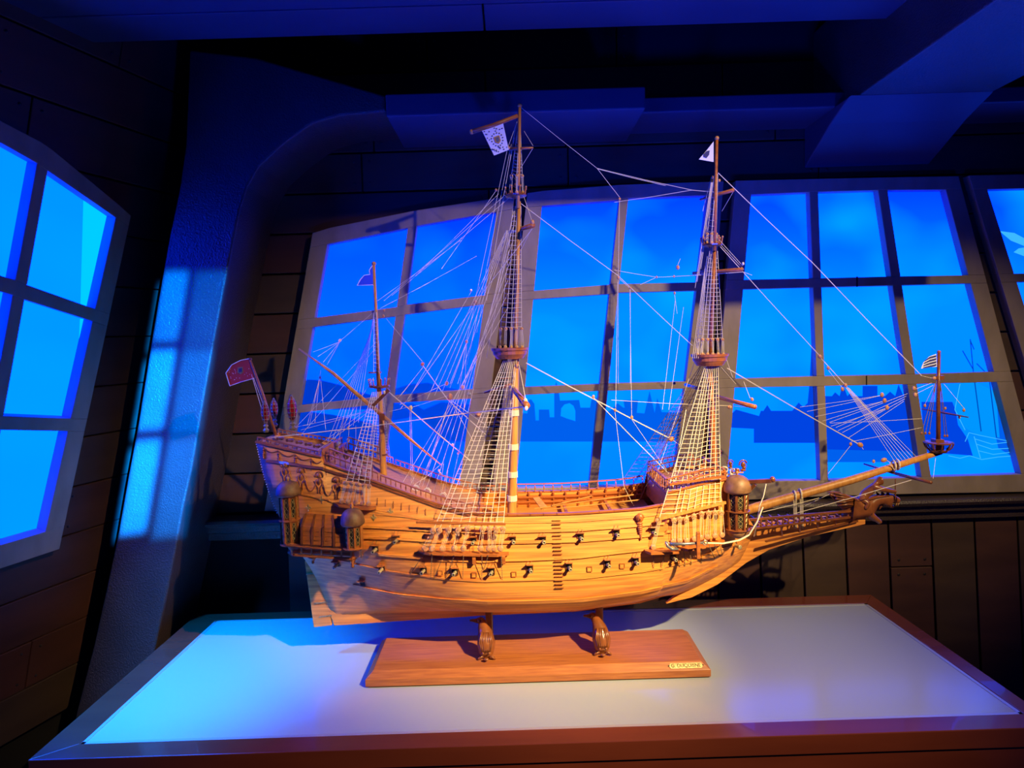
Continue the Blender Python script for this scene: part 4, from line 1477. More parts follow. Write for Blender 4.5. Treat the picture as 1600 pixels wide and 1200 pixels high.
# ------------------------------------------------------------------ channels, deadeyes, shrouds
def channel(a, b, yoff, name='channel', th=.004, wd=.016):
    pa, na = hh(*a); pb, nb_ = hh(*b)
    n = 8
    mb = MB()
    vs = []
    for k in range(n + 1):
        f = k / n
        q, _ = hh(a[0] + (b[0] - a[0]) * f, a[1] + (b[1] - a[1]) * f)
        e = wd * (1 if 0 < k < n else .45)
        vs += [q + V((0, .003, -th / 2)), q + V((0, .003, th / 2)), q + V((0, -e, th / 2)), q + V((0, -e, -th / 2))]
    fs = []
    for k in range(n):
        for j in range(4):
            A = k * 4 + j; B = k * 4 + (j + 1) % 4
            fs.append([A, B, B + 4, A + 4])
    fs += [[0, 1, 2, 3], [4 * n + 3, 4 * n + 2, 4 * n + 1, 4 * n]]
    mb.add(vs, fs)
    return part(mb, name, 'wood')
def disc(c, r, th, nrm, name, m, parent):
    return MB().lathe(c - nrm * th / 2, [(r * .8, 0), (r, th * .25), (r, th * .75), (r * .8, th)], 12, nrm).build(name, M[m], parent, smooth=True)
def deadeye_pair(up_px, lo_px, Yu, Yl, r=.0046):
    u = P(*up_px, Yu); l = P(*lo_px, Yl)
    nrm = V((0, -1, .1)).normalized()
    o = part(MB().lathe(u - nrm * .0015, [(r * .75, 0), (r, .0008), (r, .0022), (r * .75, .003)], 12, nrm), 'deadeye', 'block', smooth=True)
    MB().lathe(l - nrm * .0015, [(r * .75, 0), (r, .0008), (r, .0022), (r * .75, .003)], 12, nrm).build('lower_deadeye', M['block'], o, smooth=True)
    hb = MB()
    for dx_ in (-.4, 0, .4):
        hb.ell(u + V((dx_ * r, -.0022, -.001 if dx_ else .001)), .0005, .0006, .0005, n=6, m=4)
    hb.build('eye_holes', M['black'], o)
    ln = MB()
    for dx_ in (-.5, 0, .5):
        ln.tube([u + V((dx_ * r, -.0016, -r * .3)), l + V((dx_ * r * 1.1 + random.uniform(-.4, .4) * r, -.0016, r * .3))], .00036, 4)
    ln.build('lanyard', M['rope'], o)
    return u, l
RT = .00045
def rope(pts, name='rope', m='rope', r=RT, parent=None):
    return part(MB().tube(pts, r, 4, caps=False), name, m, parent)
def gang(tops, bots, rungs, mname='rope', r=.0007, rr=.0005, name='shroud', f0=.06, f1=1.0):
    """shrouds from the mast head to the deadeyes with ratlines woven across"""
    for a, b in zip(tops, bots):
        rope([a, b], name, mname, r)
    if rungs:
        mb = MB()
        for k in range(rungs):
            f = f0 + (f1 - f0) * (k + .5) / rungs
            pts = [a.lerp(b, f) for a, b in zip(tops, bots)]
            sag = [p + V((0, 0, -.0012 * math.sin(math.pi * i / max(1, len(pts) - 1)))) + V((0, 0, random.uniform(-.0004, .0004))) for i, p in enumerate(pts)]
            mb.tube(sag, rr, 4, caps=False)
        part(mb, 'ratlines', mname, kind='stuff')
def lerp_top(c, n, dx_=.006, dy_=-.006):
    return [c + V((dx_ * (i / (n - 1) - .5) * 2, dy_, 0)) for i in range(n)]

# mizzen
channel((524, 786), (588, 793), 0)
up = [(540, 755), (550, 756), (559, 757), (569, 759), (577, 760)]
lo = [(534, 783), (544, 784), (556, 785), (567, 786), (576, 787)]
Yn = YC - .100
ups = [deadeye_pair(u, l, Yn, Yn - .004, .0042)[0] for u, l in zip(up, lo)]
tp = lerp_top(P(588, 612, YC - .01), 5, .006)
gang(tp, ups, 24)
gang([mir(t) for t in tp], [mir(u) for u in ups], 24, 'rope', .0006, .0004)
# main
channel((655, 861), (795, 864), 0)
MU = [(677, 829), (686, 829), (701, 828), (716, 828), (731, 826), (754, 827), (765, 827), (775, 827), (786, 827)]
ML = [(664, 857), (675, 857), (692, 857), (710, 857), (724, 857), (751, 857), (764, 857), (772, 857), (782, 857)]
Yn = YC - .118
ups = [deadeye_pair(u, l, Yn + .003, Yn, .0054)[0] for u, l in zip(MU, ML)]
tp = lerp_top(P(797, 563, YC - .008), 9, .012)
gang(tp, ups, 34)
gang([mir(t) for t in tp], [mir(u) + V((.008, -.012, .02)) for u in ups], 30, 'dark_rope', .0006, .0005)
rope([P(781, 591, YC - .02), P(803, 591, YC - .02)], 'futtock_stave', 'wood', .0012)
part(MB().bar(P(650, 816, YC - .113), P(790, 819, YC - .113), .003, .004), 'pin_rail', 'wood')
CHN = [((662, 866), (639, 900)), ((675, 866), (673, 904)), ((693, 867), (678, 905)), ((710, 867), (696, 905)), ((724, 867), (723, 907)), ((753, 867), (753, 908)), ((763, 867), (756, 890)), ((783, 867), (785, 908))]
def chain(a, b):
    A = P(*a, Yn - .002); B, _ = hh(*b, .001)
    L = (B - A).length
    mb = MB()
    n = max(3, int(L / .0022))
    for k in range(n):
        q = A.lerp(B, (k + .5) / n)
        mb.ell(q, .0009 if k % 2 else .0005, .0006, .0014, n=5, m=3)
    part(mb, 'chain', 'dark_rope')
for a, b in CHN:
    chain(a, b)
for x in (741, 787):
    p, n = hh(x, 872)
    part(MB().box(p + V((0, -.006, 0)), .006, .012, .014), 'bracket', 'wood', bevel=.0006)
# fore
channel((1006, 859), (1062, 857), 0, wd=.022)
channel((1062, 856), (1130, 843), 0, wd=.02)
FU = [(1029, 814), (1053, 813), (1062, 811), (1072, 812), (1084, 807), (1096, 803), (1107, 802), (1117, 801), (1127, 801)]
FL = [(1021, 855), (1052, 846), (1062, 845), (1073, 845), (1085, 842), (1095, 840), (1105, 839), (1117, 837), (1128, 836)]
Yn = YC - .106
ups = [deadeye_pair(u, l, Yn + .003 + .0022 * i, Yn + .0022 * i, .0052)[0] for i, (u, l) in enumerate(zip(FU, FL))]
tp = lerp_top(P(1110, 572, YC - .008), 9, .012)
gang(tp, ups, 32)
gang([mir(t) for t in tp], [mir(u) + V((-.03, -.02, .03)) for u in ups], 28, 'dark_rope', .0006, .0005)
rope([P(1098, 597, YC - .02), P(1122, 597, YC - .02)], 'futtock_stave', 'wood', .0012)
part(MB().bar(P(1030, 811, YC - .104), P(1134, 785, YC - .088), .003, .0045), 'pin_rail', 'pine')
part(MB().bar(P(1046, 757, YC - .092), P(1133, 744, YC - .082), .003, .004), 'pin_rail', 'wood')
for a, b in (((1021, 862), (1021, 892)), ((1040, 860), (1032, 891)), ((1058, 858), (1062, 885)), ((1068, 857), (1070, 884)), ((1077, 856), (1080, 882)), ((1094, 853), (1096, 879)), ((1108, 852), (1116, 872)), ((1116, 850), (1124, 869)), ((1124, 848), (1128, 866))):
    chain(a, b)
# topmast shrouds above the big tops
def topgang(cx, ytop, wtop, xs_, yu, yl, n, rungs, Y=YC):
    us, tps = [], []
    rY = .022
    for i in range(n):
        f = i / (n - 1)
        x = xs_[0] + (xs_[1] - xs_[0]) * f
        yy = Y - rY * math.sqrt(max(0.05, 1 - (2 * f - 1) ** 2))
        u, l = deadeye_pair((x, yu), (x + (f - .5) * 2, yl), yy, yy, .0032)
        us.append(u)
        tps.append(P(cx + (f - .5) * wtop, ytop, Y - .006))
    gang(tps, us, rungs, 'rope', .0006, .0004)
    gang([mir(t) for t in tps], [mir(u) for u in us], rungs, 'dark_rope', .0005, .0004)
topgang(808, 322, 12, (782, 815), 514, 542, 5, 24)
topgang(1115, 392, 12, (1090, 1129), 531, 553, 6, 20)
topgang(811, 205, 5, (799, 816), 275, 300, 3, 12)
topgang(1119, 272, 5, (1105, 1119), 366, 379, 3, 10)
# futtock legs and backstays of the mizzen topmast
gang([P(584, 488, YC - .01), P(588, 488, YC - .01)], [P(584, 582, YC - .012), P(593, 584, YC - .012)], 14)
# chain-like sprit shrouds
for x in (1440, 1446, 1452):
    rope([P(1463, 595, YC - .004), P(x, 676, YC - .02)], 'sprit_shroud', 'dark_rope', .0006)
    part(MB().ell(P(x, 677, YC - .02), .0022, .0015, .0028), 'deadeye', 'wood', smooth=True)
for x in (1476, 1480):
    rope([P(1469, 595, YC - .004), P(x, 680, YC + .02)], 'sprit_shroud', 'dark_rope', .0006)
    part(MB().ell(P(x, 681, YC + .02), .0022, .0015, .0028), 'deadeye', 'wood', smooth=True)

# ------------------------------------------------------------------ running rigging (pixel ends, depth offsets)
R = []
def L(x0, y0, x1, y1, d0=0.0, d1=0.0, r=RT, m='rope'):
    A, B = P(x0, y0, YC + d0), P(x1, y1, YC + d1)
    mid = A.lerp(B, .5) + V((0, 0, -.006 * (B - A).length * min(1, abs((B - A).normalized().x))))
    part(MB().tube([A, mid, B], r, 4, caps=False), 'rope', m)
def blk(x, y, d=0.0, s=4.0, ang=0.0, m='block'):
    Rm = Matrix.Rotation(ang, 3, 'Y')
    c = P(x, y, YC + d)
    k = s * .00119 / 2
    mb = MB().ell(c, k, k * .7, k * 1.25, Rm, n=10, m=6)
    o = part(mb, 'block', m, smooth=True)
    MB().tube([c + Rm @ V((math.cos(a) * k * .25, math.sin(a) * k * .75, 0)) for a in [0, 2.1, 4.2, 6.28]], k * .12, 4).build('strop', M['rope'], o)
# main stays
L(814, 168, 933, 263); L(933, 263, 968, 308); L(933, 263, 1081, 297); L(934, 264, 1040, 290); L(1081, 297, 1117, 300); L(1081, 297, 960, 316, 0, .02)
L(968, 312, 966, 433); blk(968, 311, 0, 4); L(966, 433, 966, 600, 0, .05)
L(814, 318, 965, 430, 0, 0, .0008); L(965, 430, 1082, 540, 0, 0, .0008); blk(966, 434, 0, 4)
L(966, 434, 984, 450); blk(985, 450, 0, 3.5); L(985, 450, 985, 600, 0, .02)
L(822, 567, 960, 640, 0, 0, .0012); L(960, 640, 1045, 684, 0, 0, .0012); blk(1049, 686, 0, 8, 1.1); L(1052, 688, 1062, 695)
L(928, 622, 1045, 740, 0, 0, .0009); blk(927, 620, 0, 5)
L(961, 644, 975, 760); blk(961, 641, 0, 4.5); L(975, 760, 990, 790)
L(987, 655, 1042, 735); blk(987, 652, 0, 5)
L(965, 440, 962, 640, .0, .0); L(984, 452, 987, 650)
L(960, 422, 1026, 433, 0, .03); L(1026, 433, 1053, 432); L(1053, 432, 1160, 425, .03, -.03, .0007); blk(1026, 433, .03, 3.5); blk(1053, 432, .03, 3.5)
L(1026, 433, 1000, 445, .03, .03); blk(1059, 418, 0, 6); L(1059, 414, 1063, 404); blk(1054, 458, 0, 4); L(1054, 460, 1058, 490); L(1068, 480, 1045, 640, 0, 0); L(1055, 470, 1035, 640, 0, 0)
L(970, 600, 1050, 599, .02, .02, .0005, 'dark_rope'); blk(1053, 599, .05, 5, 1.5, 'steel')
L(955, 625, 1140, 634, -.02, -.02); L(1140, 634, 1178, 637, -.02, -.1); blk(1140, 636, -.02, 6, 1.5)
L(1162, 596, 1172, 622, -.05, -.05); blk(1175, 624, -.05, 5, -.4); L(1150, 600, 1115, 560)
# fore stays to the bowsprit
L(1122, 270, 1270, 411, 0, 0, .0008); L(1270, 411, 1440, 587, 0, 0, .0008); blk(1460, 591, 0, 6, 1.4); L(1440, 587, 1457, 591)
L(1125, 385, 1280, 555, 0, 0, .0007); blk(1281, 557, 0, 6, -.7); L(1283, 560, 1400, 688, 0, 0, .0006)
blk(1294, 575, 0, 5.5, -.3); blk(1321, 602, 0, 6, -.3); blk(1316, 608, 0, 6, -.2)
L(1288, 565, 1320, 600); L(1294, 578, 1316, 606)
for k in range(7):
    L(1322 + k * .7, 606, 1400 + k * 5.5, 724 - k * 1.5, 0, 0, .0004)
L(1136, 575, 1342, 694, 0, 0, .0012); blk(1344, 695, 0, 8, -1.0); L(1343, 694, 1349, 702)
blk(1378, 617, 0, 6.5); blk(1382, 626, 0, 6.5); blk(1386, 637, 0, 6.5)
for k, (bx, by) in enumerate(((1376, 618), (1380, 627), (1384, 638))):
    for j in range(2):
        L(bx, by, 1250 + k * 24 + j * 11, 636 + k * 15 + j * 7, 0, 0, .0004)
for k in range(4):
    L(1418 - k * 2, 615 + k * 4, 1296 + k * 10, 660 + k * 8, 0, 0, .0004)
L(1297, 661, 1440, 654, 0, 0, .0004); L(1330, 690, 1440, 668, 0, 0, .0004); blk(1329, 694, 0, 5); L(1329, 696, 1294, 740, 0, 0, .0005)
blk(1428, 607, 0, 6); blk(1430, 617, 0, 6); L(1430, 608, 1456, 598); L(1430, 616, 1458, 602)
L(1475, 600, 1508, 640, 0, -.02, .0004); blk(1506, 641, -.02, 4.5); blk(1445, 634, .02, 4.5); blk(1499, 652, -.03, 4); blk(1477, 638, 0, 4)
L(1445, 632, 1462, 597, .02, 0, .0004)
blk(1381, 719, 0, 8, 1.3); blk(1365, 721, 0, 5); L(1385, 719, 1400, 727, 0, 0, .0006); L(1390, 723, 1398, 735, -.008, -.008, .0009)
L(1462, 715, 1458, 748, 0, -.05, .0004); L(1424, 750, 1240, 803, -.05, -.02, .0007); L(1280, 778, 1192, 800, -.01, -.03, .0006); L(1258, 790, 1300, 770, 0, 0)
# main backstays and halyards
for (a, b, d) in (((806, 195), (760, 470), 0), ((804, 215), (745, 520), .01), ((799, 225), (730, 570), .01), ((808, 190), (793, 232), -.01)):
    L(a[0], a[1], b[0], b[1], 0, d)
for (a, b) in (((775, 298), (690, 420)), ((779, 303), (640, 440)), ((789, 305), (600, 470)), ((797, 308), (612, 462))):
    L(*a, *b, 0, 0)
L(793, 232, 740, 480, -.01, 0); blk(795, 231, -.01, 4); blk(775, 297, 0, 4)
for (x, y) in ((741, 472), (744, 473)): pass
blk(736, 454, 0, 4, .4, 'rope'); blk(743, 472, 0, 5, .4); blk(729, 534, 0, 5, 0)
L(736, 456, 640, 620); L(743, 474, 625, 640); L(728, 537, 703, 600); L(728, 537, 712, 650); L(729, 537, 725, 640); L(742, 476, 729, 532)
blk(698, 599, 0, 6, .3); blk(723, 605, 0, 6, 0); blk(703, 620, 0, 9, 0); blk(707, 695, 0, 4, .5, 'rope'); blk(716, 708, 0, 4, .5, 'rope')
L(698, 599, 625, 632); L(703, 624, 680, 700); L(703, 624, 740, 690); L(703, 624, 665, 740); L(703, 624, 760, 665)
for k in range(7):
    L(803 - k * 1.5, 330 + k * 25, 700 - k * 12, 780 - k * 4, -.01, -.03)
for k in range(5):
    L(795 - k, 360, 715 - k * 12, 600 + k * 6, 0, -.02)
L(797, 362, 760, 560, 0, 0)
L(819, 205, 833, 228, 0, -.02); L(833, 231, 812, 265, -.02, 0); L(833, 352, 812, 395, -.04, 0); L(833, 350, 816, 300, -.04, 0); L(832, 357, 740, 475, -.04, 0)
blk(832, 347, -.04, 6)
L(822, 635, 726, 646, -.14, -.02, .0012); L(726, 646, 420, 684, -.02, -.05, .0011); blk(747, 648, -.03, 8, 1.5)
L(811, 570, 822, 628, -.02, -.13, .0008); blk(821, 626, -.13, 6, -.3, 'rope'); blk(822, 638, -.14, 6, .4, 'rope'); blk(806, 608, -.02, 6, 0); blk(808, 572, -.02, 6)
L(757, 614, 732, 616, .02, .02, .0008, 'dark_rope'); blk(733, 616, .02, 6, 1.5, 'steel')
L(806, 576, 776, 700, -.03, -.06); L(806, 576, 790, 690, -.03, -.06)
# mizzen lines
L(590, 470, 720, 375, 0, 0, .0005); L(594, 482, 745, 400, 0, 0, .0005); L(603, 497, 660, 565)
blk(600, 485, 0, 4); blk(599, 494, 0, 4); blk(583, 487, 0, 4)
L(583, 488, 531, 533); blk(531, 532, 0, 5, .8, 'rope'); L(531, 534, 489, 550); L(531, 534, 497, 557); L(531, 534, 505, 566); L(531, 534, 511, 570)
blk(500, 590, 0, 4.5, 0, 'rope'); L(501, 578, 500, 588); L(499, 593, 480, 665); L(499, 593, 484, 662); L(501, 593, 509, 672); L(499, 593, 492, 660)
for k in range(7):
    L(584, 490 + k * 3, 560 - k * 8, 660 + k * 5, 0, -.04 + .01 * k)
L(587, 535, 460, 670, -.01, 0); L(586, 545, 470, 680, -.01, 0); L(584, 590, 520, 690); L(583, 640, 460, 668, 0, 0); L(583, 640, 470, 672); L(580, 640, 494, 705, -.03, -.06); L(578, 636, 492, 700)
L(556, 665, 556, 695, 0, 0, .0005); blk(544, 669, 0, 4.5); blk(544, 688, 0, 5, 0, 'rope'); blk(529, 692, 0, 5, 0, 'rope'); L(544, 690, 540, 720); L(529, 694, 525, 715); L(544, 690, 546, 660); L(529, 690, 540, 640)
L(607, 612, 638, 638, 0, 0, .0011); L(638, 638, 735, 720, 0, 0, .0011); blk(642, 637, 0, 6, 0, 'rope'); L(608, 643, 642, 635); L(642, 637, 700, 618)
L(660, 570, 700, 625, 0, 0, .0009); L(700, 625, 760, 680, 0, 0, .0009); blk(660, 569, 0, 6, .8)
L(640, 635, 643, 770); L(642, 640, 646, 770); L(622, 622, 660, 575); L(626, 618, 662, 572)
L(693, 722, 660, 750); L(693, 724, 688, 768); L(700, 735, 695, 770); blk(686, 735, 0, 4, 0, 'rope'); blk(688, 740, 0, 4, 0, 'rope'); L(676, 738, 640, 762); L(680, 700, 660, 760)
blk(600, 613, -.03, 5, 0, 'rope')
# staff ropes
L(393, 585, 412, 650, -.03, -.03, .0006); L(396, 590, 418, 650, -.03, -.03, .0006)
# fore lines
for k in range(4):
    L(1114 - k, 285, 1095 - k * 3, 420 + k * 10, -.01, 0)
L(1122, 300, 1146, 296, 0, -.03); L(1146, 299, 1128, 330, -.03, 0); L(1124, 375, 1160, 415, -.01, -.05); L(1122, 378, 1162, 421, 0, -.05); L(1112, 275, 1098, 330); blk(1161, 412, -.05, 4, 0, 'rope')
blk(1113, 277, 0, 4); blk(1124, 282, 0, 4)
for k in range(5):
    L(1105 - k, 400 + 5 * k, 1094 - k * 3, 560, 0, -.02)
L(1092, 545, 1020, 760, .02, .0); L(1100, 560, 1000, 780, .02, .04, .0005, 'dark_rope')
L(1162, 425, 1175, 430, -.05, -.05); L(1132, 552, 1145, 590)
L(1070, 710, 1046, 775, -.03, -.06, .0009); L(1072, 640, 1044, 800, -.04, -.09, .0008)
for k in range(9):
    L(1010 + k * 4, 760 - k * 9, 1040 + k * 6, 650 - k * 5, .05, .04, .0005, 'dark_rope')

# ------------------------------------------------------------------ bow: cathead, anchor, beakhead, figurehead
part(MB().bar(P(1160, 753, YC - .07), P(1206, 751, YC - .10), .008, .007), 'cathead', 'dark_wood', bevel=.001)
part(MB().ell(P(1207, 749, YC - .10), .005, .005, .0055), 'cathead_face', 'dark_wood', smooth=True)
part(MB().bar(P(1163, 775, YC - .07), P(1180, 757, YC - .085), .004, .005), 'cathead_knee', 'dark_wood')
rope([P(1197, 756, YC - .098), P(1193, 775, YC - .1), P(1187, 790, YC - .1), P(1184, 812, YC - .09), P(1178, 838, YC - .06)], 'cat_fall', 'rope', .0011)
cable = [P(1192, 792, YC - .1), P(1183, 815, YC - .1), P(1170, 836, YC - .1), P(1155, 844, YC - .105), P(1130, 849, YC - .118), P(1098, 848, YC - .125)]
rope(cable, 'anchor_cable', 'rope', .0016)
# anchor lashed on the channel
Ya = YC - .13
anc = MB()
anc.tube([P(1098, 848, Ya), P(1070, 850, Ya), P(1047, 850, Ya)], [.0022, .0026, .003], 8)
anc.tube([P(1040, 846, Ya), P(1043, 853, Ya), P(1050, 858, Ya), P(1060, 858, Ya)], [.0012, .0028, .0028, .0012], 8)
anc.tube([P(1040, 846, Ya), P(1046, 849, Ya), P(1060, 858, Ya)], .0012, 6)
anc = part(anc, 'anchor', 'steel', smooth=True)
MB().box(P(1091, 852, Ya - .003), .006, .005, .046).build('anchor_stock', M['wood'], anc, bevel=.0006)
MB().tube([P(1098, 848, Ya) + V((.004 + .004 * math.cos(a), 0, .004 * math.sin(a))) for a in [2 * math.pi * k / 10 for k in range(11)]], .0009, 5).build('anchor_ring', M['steel'], anc)
# beakhead platform and its carved rail
for (a, b, ya, yb, h_, nm) in (((1172, 812), (1345, 797), .045, .010, .004, 'head_rail'), ((1172, 826), (1345, 806), .045, .010, .004, 'head_rail'), ((1196, 846), (1340, 814), .030, .008, .003, 'head_rail')):
    for sd in (-1, 1):
        part(MB().bar(P(*a, YC + sd * ya), P(*b, YC + sd * yb), .004, h_), nm, 'dark_wood')
n = 14
for sd in (-1, 1):
    for k in range(n):
        f = (k + .5) / n
        x = 1176 + f * 120
        a = P(x, 826 - f * 13, YC + sd * (.045 - .025 * f)); b = P(x + 2, 812 - f * 10, YC + sd * (.045 - .025 * f))
        part(MB().lathe(a, [(.0012, 0), (.0022, .005), (.001, .008), (.002, .011), (.0012, (b.z - a.z))], 6), 'baluster', 'dark_wood')
fl = MB()
for k in range(12):
    f = k / 11
    x = 1185 + f * 150
    hw_ = .040 - .032 * f
    c = P(x, 815 - f * 13, YC)
    fl.box((c.x, YC, c.z), .0025, hw_ * 2, .0025)
part(fl, 'head_grating', 'wood')
for k in range(4):
    x = 1220 + k * 28
    c = P(x, 822 - k * 5, YC - .022 + k * .003)
    part(MB().bar(c, P(x + 2, 836 - k * 6, YC - .005), .003, .003, up=V((1, 0, 0))), 'bracket', 'wood')
part(MB().prism([P(1334, 812, YC - .012), P(1348, 808, YC - .006), P(1342, 798, YC - .006), P(1330, 800, YC - .012)], V((0, .02, 0))), 'head_block', 'dark_wood')
# carved roosters/helmets on the forecastle
def crest(px, py, Y, s=1.0):
    c = P(px, py, Y)
    mb = MB()
    mb.ell(c, .004 * s, .003 * s, .0055 * s)
    mb.ell(c + V((.0015, 0, -.005)) * s, .0035 * s, .003 * s, .003 * s)
    mb.tube([c + V((math.cos(a) * .0065, 0, math.sin(a) * .0075)) * s for a in [math.pi * (.1 + .95 * k / 8) for k in range(9)]], [.0014 * s] * 9, 6)
    mb.tube([c + V((.003, 0, .0)) * s, c + V((.0065, 0, -.003)) * s], [.0015 * s, .0004 * s], 6)
    mb.ell(c + V((0, 0, -.009)) * s, .005 * s, .004 * s, .0025 * s)
    part(mb, 'helmet_carving', 'dark_wood', smooth=True)
crest(1161, 726, YC - .03, 1.1)
crest(1141, 724, YC + .02, .9)
crest(1124, 708, YC, .7)
part(MB().box(P(1152, 738, YC - .06), .02, .01, .003).box(P(1152, 735, YC - .06), .006, .008, .008), 'capstan', 'dark_wood', bevel=.001)

# figurehead: rider on a winged dragon, one carved body
YFH = YC
def skin(name, nodes, edges, m, parent, sub=2):
    """nodes: (px, py, dy, radius mm)"""
    me = bpy.data.meshes.new(name)
    me.from_pydata([tuple(P(x, y, YFH + d)) for x, y, d, r in nodes], edges, [])
    o = bpy.data.objects.new(name, me)
    COL.objects.link(o)
    sk = o.modifiers.new('skin', 'SKIN')
    for i, nd in enumerate(nodes):
        me.skin_vertices[0].data[i].radius = (nd[3] * .001, nd[3] * .001)
    me.skin_vertices[0].data[0].use_root = True
    ss = o.modifiers.new('sub', 'SUBSURF'); ss.levels = sub; ss.render_levels = sub
    bpy.context.view_layer.update()
    ev = bpy.data.meshes.new_from_object(o.evaluated_get(bpy.context.evaluated_depsgraph_get()))
    ev.name = name
    for p in ev.polygons: p.use_smooth = True
    ev.materials.clear()
    ev.materials.append(M[m])
    bpy.data.objects.remove(o)
    r = bpy.data.objects.new(name, ev)
    COL.objects.link(r)
    r.parent = parent
    r.matrix_parent_inverse = world_of(parent).inverted()
    return r
dn_ = [(1342, 794, 0, 21), (1356, 792, 0, 17), (1328, 793, 0, 17), (1318, 788, 0, 10), (1308, 781, 0, 6), (1296, 771, 0, 3),
       (1364, 785, 0, 11), (1372, 779, 0, 10), (1382, 778, 0, 12), (1392, 779, 0, 10), (1400, 781, 0, 7), (1406, 783, 0, 6),
       (1390, 789, 0, 5), (1396, 793, 0, 3),
       (1358, 802, -.008, 8), (1366, 809, -.012, 5.5), (1374, 815, -.012, 5), (1376, 818, -.012, 4),
       (1356, 802, .008, 8), (1362, 809, .014, 5), (1368, 813, .014, 4)]
de_ = [(0, 1), (0, 2), (2, 3), (3, 4), (4, 5), (1, 6), (6, 7), (7, 8), (8, 9), (9, 10), (10, 11), (8, 12), (12, 13), (1, 14), (14, 15), (15, 16), (16, 17), (1, 18), (18, 19), (19, 20)]
fig = skin('figurehead', dn_, de_, 'dark_wood', ship)
rd = [(1346, 779, 0, 9), (1354, 770, 0, 9.5), (1363, 760, 0, 9.5), (1369, 756, 0, 4.5), (1376, 750, 0, 10), (1378, 750, 0, 8),
      (1366, 761, -.009, 6), (1380, 765, -.012, 5), (1398, 768, -.010, 3.6), (1400, 767, -.010, 3.6),
      (1366, 761, .009, 6), (1380, 764, .012, 4.5), (1394, 766, .008, 3.4),
      (1347, 782, -.012, 7), (1358, 786, -.017, 5.5), (1351, 796, -.018, 4)]
re_ = [(0, 1), (1, 2), (2, 3), (3, 4), (4, 5), (2, 6), (6, 7), (7, 8), (8, 9), (2, 10), (10, 11), (11, 12), (0, 13), (13, 14), (14, 15)]
skin('rider', rd, re_, 'dark_wood', fig)
for sd in (-1, 1):
    wg = MB()
    out_ = [(1291, 768), (1311, 768), (1330, 778), (1346, 790), (1322, 793), (1308, 791), (1316, 785), (1304, 780), (1310, 776)]
    f_ = [P(x, y, YC + sd * (.012 + .008 * (1346 - x) / 55)) for x, y in out_]
    wg.prism([p - V((0, .002, 0)) for p in f_], V((0, .004, 0)))
    w_o = wg.build('wing', M['dark_wood'], fig, bevel=.0015)
    fe = MB()
    for k in range(5):
        a = (1342 - k, 789 - k * 2); b = (1309 - k * 1.5, 790 - k * 5)
        fe.tube([P(*a, YC + sd * .0125), P((a[0] + b[0]) / 2, (a[1] + b[1]) / 2 - 1.5, YC + sd * .019), P(*b, YC + sd * .021)], [.0022, .0026, .0012], 6)
    fe.build('feather_ridges', M['dark_wood'], w_o, smooth=True)
MB().tube([P(1399, 748, YC - .010), P(1399, 780, YC - .010)], [.0006, .0013], 6).build('spear', M['dark_wood'], fig)
for (a, b) in (((1374, 776), (1369, 768)), ((1380, 774), (1377, 766)), ((1388, 773), (1386, 765)), ((1378, 788), (1374, 796))):
    MB().tube([P(*a, YC), P(*b, YC)], [.004, .0006], 6).build('mane_spike', M['dark_wood'], fig)
for (a, b) in (((1391, 786), (1393, 791)), ((1401, 786), (1400, 790)), ((1404, 786), (1403, 790))):
    MB().tube([P(*a, YC - .004), P(*b, YC - .004)], [.0013, .0004], 5).build('tooth', M['pine'], fig)

